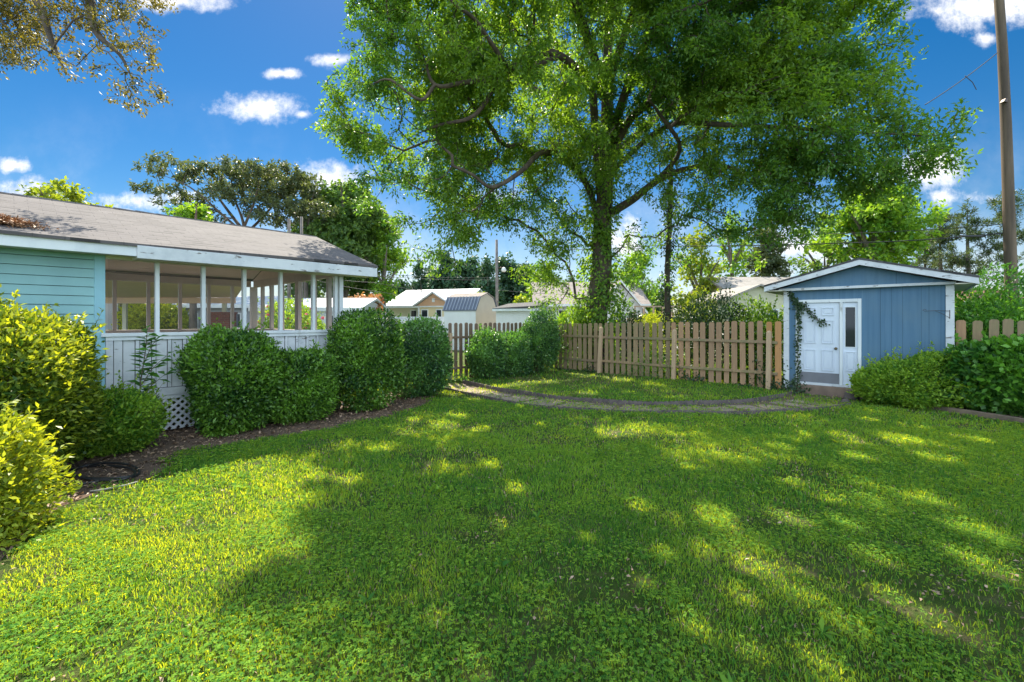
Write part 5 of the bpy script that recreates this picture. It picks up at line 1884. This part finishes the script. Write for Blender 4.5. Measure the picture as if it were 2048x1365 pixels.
MB().box(5.2, 5.44, -1.475, -1.452, 3.25, 3.55).build('gable_vent', M['white'], h1)
MB().box(1.5, 1.58, 3.2, 3.28, 4.4, 4.95).build('roof_vent', M['metal_dark'], h1)

# gambrel shed
gs = thing('gambrel_shed', 'white storage shed with blue grey gambrel metal roof', 'shed', (W(888, 640, 27)[0], 27, 0), R(-26))
gw, gd = 2.2, 2.6
# local x: the long eave side, y: along the gable face (depth)
mb = MB()
mb.box(0, gw, 0, gd, 0, 2.40)
prof = [(0, 2.40), (.45, 3.12), (gd / 2, 3.40), (gd - .45, 3.12), (gd, 2.40)]
mb.prism([(0, y, z) for y, z in prof], (gw, 0, 0))
mb.build('wall', M['white_ribs'], gs)
mb = MB()
mb.prism([(gw + .002, 0.02, 0.1)] + [(gw + .002, y, z - .04) for y, z in prof] + [(gw + .002, gd - .02, .1)], (.012, 0, 0))
mb.build('gable', mat_plain('beige_gable_paint', (.58, .51, .40), (.54, .47, .37), 2), gs)
for i, (a, b) in enumerate(zip(prof, prof[1:])):
    mb = MB()
    ay, az, by_, bz = a[0], a[1], b[0], b[1]
    if i == 0: ay -= .06; az -= .08
    if i == 3: by_ += .06; bz -= .08
    mb.hexa([(-.08, ay, az + .005), (gw + .08, ay, az + .005), (gw + .08, by_, bz + .005), (-.08, by_, bz + .005),
             (-.08, ay, az + .05), (gw + .08, ay, az + .05), (gw + .08, by_, bz + .05), (-.08, by_, bz + .05)])
    mb.build('roof_panel', m_metal_blue if i in (0, 3) else M['shingle_tan'], gs)
    if i == 0:
        mb = MB()
        for k2 in range(11):
            x = -.05 + k2 * .225
            mb.hexa([(x, ay - .0, az + .051), (x + .04, ay, az + .051), (x + .04, by_, bz + .051), (x, by_, bz + .051),
                     (x, ay - .03, az + .08), (x + .04, ay - .03, az + .08), (x + .04, by_ - .03, bz + .08), (x, by_ - .03, bz + .08)])
        mb.build('roof_rib', mat_plain('pale_rib', (.32, .35, .42), (.28, .31, .38), 2), gs)

# slanted-roof shed
ss = thing('lean_to_shed', 'white ribbed shed with dark single slope roof left of the oak', 'shed', (W(992, 640, 25)[0], 25, 0), R(-20))
mb = MB()
mb.hexa([(0, 0, 0), (2.35, 0, 0), (2.35, 2.2, 0), (0, 2.2, 0), (0, 0, 2.35), (2.35, 0, 2.45), (2.35, 2.2, 2.75), (0, 2.2, 2.65)])
mb.build('wall', M['white_ribs'], ss)
mb = MB()
mb.hexa([(-.15, -.15, 2.34), (2.5, -.15, 2.46), (2.5, 2.4, 2.80), (-.15, 2.4, 2.68), (-.15, -.15, 2.44), (2.5, -.15, 2.56), (2.5, 2.4, 2.90), (-.15, 2.4, 2.78)])
mb.build('roof', M['shingle_dark'], ss)
MB().box(-.15, 2.48, -.18, -.152, 2.27, 2.40).build('fascia', M['white'], ss)
# greenish grey shed beside it
sg2 = thing('grey_green_shed', 'plain grey green shed wall joining the lean to shed', 'shed', (W(1056, 640, 24.5)[0], 24.6, 0), R(12))
mb = MB()
mb.hexa([(0, 0, 0), (1.1, 0, 0), (1.1, 1.6, 0), (0, 1.6, 0), (0, 0, 2.35), (1.1, 0, 2.75), (1.1, 1.6, 2.75), (0, 1.6, 2.35)])
mb.build('wall', mat_plain('grey_green_paint', (.30, .38, .36), (.26, .33, .31), 2), sg2)
MB().hexa([(-.1, -.1, 2.33), (1.2, -.1, 2.80), (1.2, 1.7, 2.80), (-.1, 1.7, 2.33), (-.1, -.1, 2.40), (1.2, -.1, 2.87), (1.2, 1.7, 2.87), (-.1, 1.7, 2.40)]).build('roof', M['shingle_dark'], sg2)

# white house behind the oak
gable_building('white_house', 'large white house with tan roof half hidden by the oak trunk', 'house', 1075, 1290, 38, 8, 3.2, 5.2, M['white_siding'], M['shingle_tan'], ov=.4, ridge='x',
               wins=((5.6, 6.4, 1.6, 2.6, 'window'), (1.8, 2.5, 1.5, 2.6, 'window'), (8.0, 8.5, 1.9, 2.5, 'window')))
gable_building('white_house', 'white gable end of a house right of the oak trunk', 'house', 1195, 1285, 33, 5, 2.6, 4.6, M['white_siding'], M['shingle_tan'], ov=.3, ridge='y',
               wins=((2.3, 2.7, 1.7, 2.4, 'window'),))
# cream house behind the shed
ch, _w = gable_building('cream_house', 'cream house with grey shingle roof left of the blue shed', 'house', 1490, 1680, 23, 8, 2.85, 4.25, M['cream_siding'], M['shingle_grey'], ov=.35, ridge='x')
mb = MB()
gx = -2.0
mb.prism([(gx, -2.4, 0), (gx + 3.3, -2.4, 0), (gx + 3.3, -2.4, 2.75), (gx + 1.35, -2.4, 3.32), (gx, -2.4, 2.75)], (0, 2.6, 0))
mb.build('front_wing', M['cream_siding'], ch)
mb = MB()
for xa, xb in ((gx - .25, gx + 1.35), (gx + 3.6, gx + 1.35)):
    mb.hexa([(xa, -2.65, 2.68), (xb, -2.65, 3.34), (xb, 1.5, 3.34), (xa, 1.5, 2.68), (xa, -2.65, 2.76), (xb, -2.65, 3.42), (xb, 1.5, 3.42), (xa, 1.5, 2.76)])
mb.build('wing_roof', M['shingle_grey'], ch)
f = MB().box(gx + 1.8, gx + 2.3, -2.44, -2.401, 1.4, 2.3).build('window', M['white'], ch)
MB().box(gx + 1.86, gx + 2.24, -2.452, -2.441, 1.46, 2.24).build('pane', M['glass'], f)
# red roofed house far right
gable_building('brick_house', 'low pink brick house glimpsed between shed and utility pole', 'house', 1925, 2080, 30, 6, 3.0, 4.0, mat_plain('pink_wall', (.45, .26, .22), (.40, .24, .2), 2), mat_plain('red_roof', (.30, .15, .12), (.26, .13, .1), 3), ov=.3)

# deck rail
dk = thing('deck', 'pinkish wooden deck with rail beyond the golden shrub', 'deck', (W(1268, 640, 25)[0], 25, 0))
m_deck = mat_plain('deck_wood', (.50, .34, .25), (.42, .29, .21), 3)
MB().box(0, 2.7, 0, 1.6, 1.35, 1.9).build('platform', m_deck, dk)
MB().box(0, 2.7, 0, .06, 2.5, 2.58).build('rail', m_deck, dk)
for i in range(6):
    MB().box(.02 + i * .52, .10 + i * .52, .0, .07, 0 if i % 2 == 0 else 1.9, 2.50).build('post', m_deck, dk)

# white vinyl fence
vf = thing('vinyl_fence', 'white vinyl fence in front of the cream cottage', 'fence', (W(785, 640, 30)[0], 29.5, 0), R(-4))
mb = MB()
mb.box(0, 8.4, 0, .05, .1, 1.92)
for i in range(42):
    mb.box(i * .2 + .005, i * .2 + .17, -.012, -.001, .15, 1.80)
mb.build('panel', M['white'], vf)
MB().box(-.02, 8.42, -.03, .08, 1.921, 2.0).build('rail', M['white'], vf)

# behind the porch: patio cover, grey sided building, brick chimney, long white roof
pcx = thing('patio_cover', 'beige boarded patio cover seen through the porch', 'patio cover', (W(200, 640, 15)[0], 15, 0))
x0, x1 = W(120, 640, 14.5)[0] - pcx.location.x, W(508, 640, 14.5)[0] - pcx.location.x
m_beige = mat_siding('beige_boards', (.88, .62, .56), (.82, .58, .52), .13, .8, 'Y')
x2, x3 = W(60, 640, 21)[0] - pcx.location.x, W(472, 640, 21)[0] - pcx.location.x
mb = MB()
mb.hexa([(x0, -.5, 3.34), (x1, -.5, 3.34), (x3, 6, 2.83), (x2, 6, 2.83), (x0, -.5, 3.41), (x1, -.5, 3.41), (x3, 6, 2.90), (x2, 6, 2.90)])
mb.build('roof', m_beige, pcx)
MB().box(x2, x3, 5.9, 6.0, 2.56, 2.82).build('beam', mat_plain('beige_paint', (.84, .56, .44), (.78, .52, .41), 2), pcx)
for px in (250, 449):
    xx = (px - CX) / FPX * 20.95 - pcx.location.x
    MB().box(xx - .09, xx + .09, 5.9, 6.0, 0, 2.559).build('post', M['cream'], pcx)
gh, gwid = gable_building('grey_building', 'grey sided low building seen through the porch behind the bright bush', 'house', 340, 512, 24, 6, 2.55, 3.1, M['grey_siding'], m_metal_white, ov=.25, ridge='x',
                          wins=((1.0, 1.45, 1.25, 2.1, 'window'), (3.4, 3.75, 1.4, 2.1, 'window')))
bc = tag(MB().box(-.42, .42, -.25, .25, 0, 2.05).box(-.46, .46, -.29, .29, 2.05, 2.13).build('brick_grill', M['brick'], loc=(W(446, 640, 19.5)[0], 19.5, 0)), 'red brick outdoor fireplace seen through the porch', 'fireplace')
gable_building('blue_grey_house', 'blue grey house wall seen at the left end of the porch', 'house', 60, 236, 22, 6, 3.6, 4.6, M['grey_siding'], M['shingle_grey'], ov=.2)
gable_building('mobile_home', 'long cream mobile home with low white roof behind the porch end', 'house', 505, 722, 22, 4.5, 2.32, 2.85, M['white_siding'], m_metal_white, rot=0, ov=.12,
               wins=((3.6, 4.2, 1.3, 2.0, 'window'),))

# ------------------------------------------------------------------ poles and wires
up = thing('utility_pole', 'tall leaning weathered utility pole at the right edge', 'utility pole', (*W(2026, 640, 12.0)[:2], 0))
ub = np.array(up.location)
pp = [W(2030, 640, 12.0)[:2] + (0,), W(2022, 560, 12), W(2017, 400, 12), W(2012, 250, 12), W(2005, 100, 12), W(1998, 0, 12), W(1990, -150, 12)]
pp = [tuple(np.array(p) - ub) for p in pp]
MB().tube(pp, [.135, .128, .118, .11, .102, .098, .095], 16).build('shaft', M['pole'], up, True)
q = np.array(W(2001, 208, 12)) - ub
MB().hexa([(q[0] - .02, -.2, q[2] - .05), (q[0] - .13, -.2, q[2] - .03), (q[0] - .13, -.1, q[2] - .03), (q[0] - .02, -.1, q[2] - .05),
           (q[0] - .02, -.2, q[2] + .06), (q[0] - .08, -.2, q[2] + .05), (q[0] - .08, -.1, q[2] + .05), (q[0] - .02, -.1, q[2] + .06)]).build('bracket', M['metal_dark'], up)


def wire(label, pts, r, sag=.0, name='power_line'):
    base = np.array(pts[0], float)
    P = []
    for a, b in zip(pts, pts[1:]):
        a, b = np.array(a, float), np.array(b, float)
        for i in range(12):
            t = i / 12
            p = a + (b - a) * t
            p[2] -= sag * 4 * t * (1 - t)
            P.append(tuple(p - base))
    P.append(tuple(np.array(pts[-1], float) - base))
    o = MB().tube(P, r, 5).build(name, M['wire'], None, True, loc=tuple(base))
    return tag(o, label, 'wire')


wire('thin wire rising from the oak to the pole top with a loose end', [W(1850, 210, 11.4), W(1995, 106, 12)], .012, .05)
wire('loose curled wire end hanging from the thin rising wire', [W(1930, 152, 11.7), W(1945, 165, 11.7), W(1953, 180, 11.7)], .009, 0, 'loose_wire')
wire('thick black cable crossing from the utility pole to the left behind the oak', [W(2015, 466, 12), W(1700, 486, 15), W(1300, 492, 20), W(1100, 500, 26)], .018, .05)
wire('thin wire above the thick cable right of the oak', [W(2014, 448, 12), W(1650, 468, 16), W(1300, 478, 22)], .010, .05)
wire('thin low wire behind the shed roof at the far right', [W(2048, 556, 13), W(1900, 552, 16), W(1600, 560, 24)], .010, .05)
MBs = MB().tube([(-.45, 0, 0), (.0, 0, .0), (.2, 0, .01)], .035, 8)
tag(MBs.build('cable_splice', M['wire'], loc=W(1955, 473, 12.4)), 'short thick black splice case on the cable left of the utility pole', 'splice')
wire('upper wire crossing behind the porch roof end toward the lamp pole', [W(560, 545, 24), W(753, 552, 26), W(993, 560, 34)], .012, .10)
wire('middle wire over the rusty maple and the cottage roof', [W(600, 548, 24), W(753, 566, 26), W(905, 590, 36)], .012, .08)
wire('lower wire sloping over the cottage porch gable', [W(610, 555, 24), W(753, 583, 26), W(905, 602, 36)], .012, .08)
wire('level wire from the lamp pole toward the oak trunk', [W(993, 580, 34), W(1180, 590, 34)], .014, .1)
wire('wire from the lamp pole across the dark evergreens', [W(993, 556, 34), W(760, 548, 30)], .012, .1)

lp = thing('street_lamp', 'wooden street lamp pole between the gambrel shed and the lean to shed', 'street lamp', (*W(994, 640, 33)[:2], 0))
zt = W(0, 480, 33)[2]
MB().tube([(0, 0, 0), (0, 0, zt * .5), (-.03, 0, zt)], [.13, .115, .09], 10).build('pole', M['pole_grey'], lp, True)
zl = W(0, 541, 33)[2]
MB().tube([(0, 0, zl + .1), (.25, -.1, zl + .2), (.48, -.2, zl + .17)], .03, 6).build('arm', M['metal_dark'], lp, True)
MB().tube([(.50, -.2, zl + .20), (.50, -.2, zl + .12), (.50, -.2, zl - .02), (.50, -.2, zl - .14)], [.06, .14, .20, .12], 12).build('lamp_head', mat_plain('lamp_glass', (.7, .7, .66), (.6, .6, .58), 3), lp, True)
for px, top, lb_ in ((578, 438, 'shorter of two thin brown poles above the porch ridge'), (603, 434, 'taller of two thin brown poles above the porch ridge')):
    x, y, z = W(px, top, 22)
    o = thing('wooden_pole', lb_, 'pole', (x, y, 0))
    MB().tube([(0, 0, 0), (0, 0, z)], [.085, .065], 10).build('shaft', M['pole_grey'], o, True)

# ------------------------------------------------------------------ grass, clover, litter
def lawn_mask(x, y):
    """probability of a blade"""
    wx_ = x + (vnoise(x, y, 2.3) - .5) * .55 + (vnoise(x + 7, y, 7.0) - .5) * .22
    soil_ = in_poly(wx_, y, bed) | in_poly(x, y, bed2)
    pth = in_poly(x, y, path_poly)
    n1 = vnoise(x, y, 1.1) * .5 + vnoise(x, y, 3.1) * .3 + vnoise(x, y, 7.7) * .2
    p = np.clip((n1 - .28) / .16, .24, 1)
    isl = in_poly(x, y, island)
    p = np.where(isl, p * .6, p)
    # bare patches seen in the photo
    for (px, py, rx, ry, k) in ((1235, 868, .7, .40, .05), (930, 912, .55, .35, .10), (1180, 850, .4, .15, .1), (830, 905, .3, .15, .2), (500, 935, .30, .25, .2), (1000, 828, 1.0, .35, .35), (1470, 905, .5, .3, .5), (930, 790, .8, .5, .25), (1180, 770, 1.3, .8, .25), (1040, 765, .9, .6, .25), (1300, 790, .8, .4, .4), (250, 985, .3, .2, .3), (700, 1010, .2, .12, .4), (1500, 1130, .22, .12, .3), (1130, 1150, .15, .1, .4), (1700, 1180, .2, .1, .4), (1600, 990, .4, .2, .5), (180, 1048, .35, .15, .25)):
        gx, gy = G(px, py)
        p = p * (1 - (1 - k) * np.exp(-(((x - gx) / rx) ** 2 + ((y - gy) / ry) ** 2)))
    p = np.where(pth, p * .5, p)
    sh = in_poly(x, y, [tuple(SA), tuple(SA + SU * SW), tuple(SA + SU * SW + SB * SD), tuple(SA + SB * SD)])
    p = np.where(soil_ | sh, p * .0, p)
    # ragged fringe onto the soil
    return p, isl


def blades(n, y0, y1, h, w, seed, two=True, xpad=1.3, margin=1.5):
    rg = np.random.default_rng(seed)
    y = np.sqrt(rg.random(n) * (y1 ** 2 - y0 ** 2) + y0 ** 2)
    x = (rg.random(n) * 2 - 1) * (y * 1.16 + margin)
    jx = x + rg.normal(size=n) * .05
    jy = y + rg.normal(size=n) * .05
    p, isl = lawn_mask(jx, jy)
    k = rg.random(n) < p
    x, y, isl = x[k], y[k], isl[k]
    n = len(x)
    z = np.where(isl, IZ, 0.0)
    a = rg.random(n) * 2 * math.pi
    tuft = vnoise(x, y, 5.0) * .6 + vnoise(x, y, 13.0) * .4
    hh = h * rg.uniform(.55, 1.25, n) * (.6 + .8 * tuft)
    ww = w * rg.uniform(.7, 1.3, n)
    lean = rg.uniform(.15, 1.0, n) * hh
    dx, dy = np.cos(a), np.sin(a)
    b = rg.random(n) * 6.28
    sx, sy = np.cos(b) * ww / 2, np.sin(b) * ww / 2
    B = np.stack((x, y, z), 1)
    mid = B + np.stack((dx * lean * .3, dy * lean * .3, hh * .6), 1)
    tip = B + np.stack((dx * lean, dy * lean, hh * (1.05 - .35 * lean / hh)), 1)
    S = np.stack((sx, sy, np.zeros(n)), 1)
    q1 = np.stack((B - S, B + S, mid + S * .85, mid - S * .85), 1)
    q2 = np.stack((mid - S * .85, mid + S * .85, tip + S * .12, tip - S * .12), 1)
    t = .40 + (vnoise(x, y, .9) - .5) * .5 + (vnoise(x, y, 4.0) - .5) * .35 + rg.normal(size=n) * .30
    t = np.clip(t, 0, 1)
    return np.concatenate((q1, q2)).reshape(-1, 3), np.concatenate((t, t))


Vs, ts = [], []
for a in ((135000, 1.2, 4.2, .037, .0058, 1), (160000, 4.2, 7.5, .046, .0095, 2), (130000, 7.5, 13.0, .06, .015, 3), (45000, 13, 17.5, .07, .018, 4)):
    v, t = blades(*a)
    Vs.append(v)
    ts.append(t)
tag(quads_mesh('grass', np.concatenate(Vs), M['grass'], np.concatenate(ts)), 'short patchy green lawn grass filling the yard', 'grass', kind='stuff')


Vs, ts = [], []
for a in ((9000, 1.2, 4.5, .03, .005, 31), (14000, 4.5, 9.5, .035, .009, 32)):
    v, t = blades(*a)
    Vs.append(v)
    ts.append(np.clip(t * .5 + .6, 0, 1))
tag(quads_mesh('dry_grass', np.concatenate(Vs), M['litter'], np.concatenate(ts)), 'dry straw coloured blades scattered through the green lawn', 'dry grass', kind='stuff')


def clover(n, y0, y1, s, seed):
    rg = np.random.default_rng(seed)
    y = np.sqrt(rg.random(n) * (y1 ** 2 - y0 ** 2) + y0 ** 2)
    x = (rg.random(n) * 2 - 1) * (y * 1.16 + 1)
    p, isl = lawn_mask(x, y)
    cl = np.clip((vnoise(x + 9, y, 1.4) * .6 + vnoise(x, y + 5, 4.1) * .4 - .36) / .2, .06, 1)
    k = (rg.random(n) < p * cl)
    x, y, isl = x[k], y[k], isl[k]
    n = len(x)
    z = np.where(isl, IZ, 0.0) + rg.uniform(.02, .05, n)
    c = np.stack((x, y, z), 1)
    tilt = rg.normal(size=(n, 3)) * .35 + np.array((0, 0, 1))
    a0 = rg.random(n) * 6.28
    V, t = [], []
    tt = np.clip(.5 + rg.normal(size=n) * .36, 0, 1)
    for j in range(3):
        a = a0 + j * 2.094
        D = np.stack((np.cos(a), np.sin(a), rg.normal(size=n) * .2), 1)
        V.append(leaves(c, D, tilt, s * rg.uniform(.8, 1.3, n), s * .85, .1))
        t.append(tt)
    return np.concatenate(V), np.concatenate(t)


v1, t1 = clover(70000, 1.2, 4.5, .0135, 5)
v2, t2 = clover(70000, 4.5, 10.0, .020, 6)
tag(quads_mesh('clover', np.concatenate((v1, v2)), M['clover'], np.concatenate((t1, t2))), 'low clover and weeds growing through the lawn', 'clover', kind='stuff')


def rosettes(n, seed):
    rg = np.random.default_rng(seed)
    y = np.sqrt(rg.random(n) * (9.5 ** 2 - 1.6 ** 2) + 1.6 ** 2)
    x = (rg.random(n) * 2 - 1) * (y * 1.16 + 1)
    p, isl = lawn_mask(x, y)
    k = rg.random(n) < p * np.clip((vnoise(x + 20, y, .8) - .35) * 4, .1, 1)
    x, y = x[k], y[k]
    n = len(x)
    V, t = [], []
    for j in range(7):
        a = rg.random(n) * .5 + j * .9
        el = rg.uniform(.15, .8, n)
        D = np.stack((np.cos(a), np.sin(a), el), 1)
        c = np.stack((x, y, np.full(n, .01)), 1)
        L = rg.uniform(.05, .11, n)
        V.append(leaves(c, D, rg.normal(size=(n, 3)) * .2 + np.array((0, 0, 1)), L, L * rg.uniform(.18, .34, n), .25))
        t.append(np.clip(.45 + rg.normal(size=n) * .3, 0, 1))
    return np.concatenate(V), np.concatenate(t)


v, t = rosettes(420, 14)
tag(quads_mesh('lawn_weeds', v, M['clover'], t), 'broad leaved weeds standing slightly above the lawn', 'weeds', kind='stuff')


def litter(n, seed):
    rg = np.random.default_rng(seed)
    x = rg.uniform(-9, 10, n * 8)
    y = rg.uniform(2, 16, n * 8)
    sb_ = in_poly(x, y, bed)
    pt = in_poly(x, y, path_poly)
    b2_ = in_poly(x, y, bed2)
    p, isl = lawn_mask(x, y)
    prob = np.where(sb_ | b2_, 1.0, np.where(pt, .35, np.where(isl, .22, .02 + .34 * (p < .34))))
    k = rg.random(len(x)) < prob
    x, y, isl = x[k], y[k], isl[k]
    m = len(x)
    P = np.stack((x, y, np.where(isl, IZ, 0) + np.where(b2_[k], .05, 0) + rg.uniform(.008, .035, m)), 1)
    D = rg.normal(size=(m, 3))
    D[:, 2] *= .25
    V = leaves(P, D, rg.normal(size=(m, 3)) * .35 + np.array((0, 0, 1)), np.where(sb_[k], 1, .62) * rg.uniform(.03, .075, m), np.where(sb_[k], 1, .7) * rg.uniform(.012, .035, m), .3)
    return V, rg.random(m)


v, t = litter(9000, 9)
tag(quads_mesh('leaf_litter', v, M['litter'], t), 'dry brown leaves scattered on the soil and lawn', 'leaf litter', kind='stuff')

# cycles settings that matter for screens and leaves
sc = bpy.context.scene
sc.render.engine = 'CYCLES'
sc.cycles.max_bounces = 8
sc.cycles.diffuse_bounces = 4
sc.cycles.transmission_bounces = 6
sc.cycles.transparent_max_bounces = 16
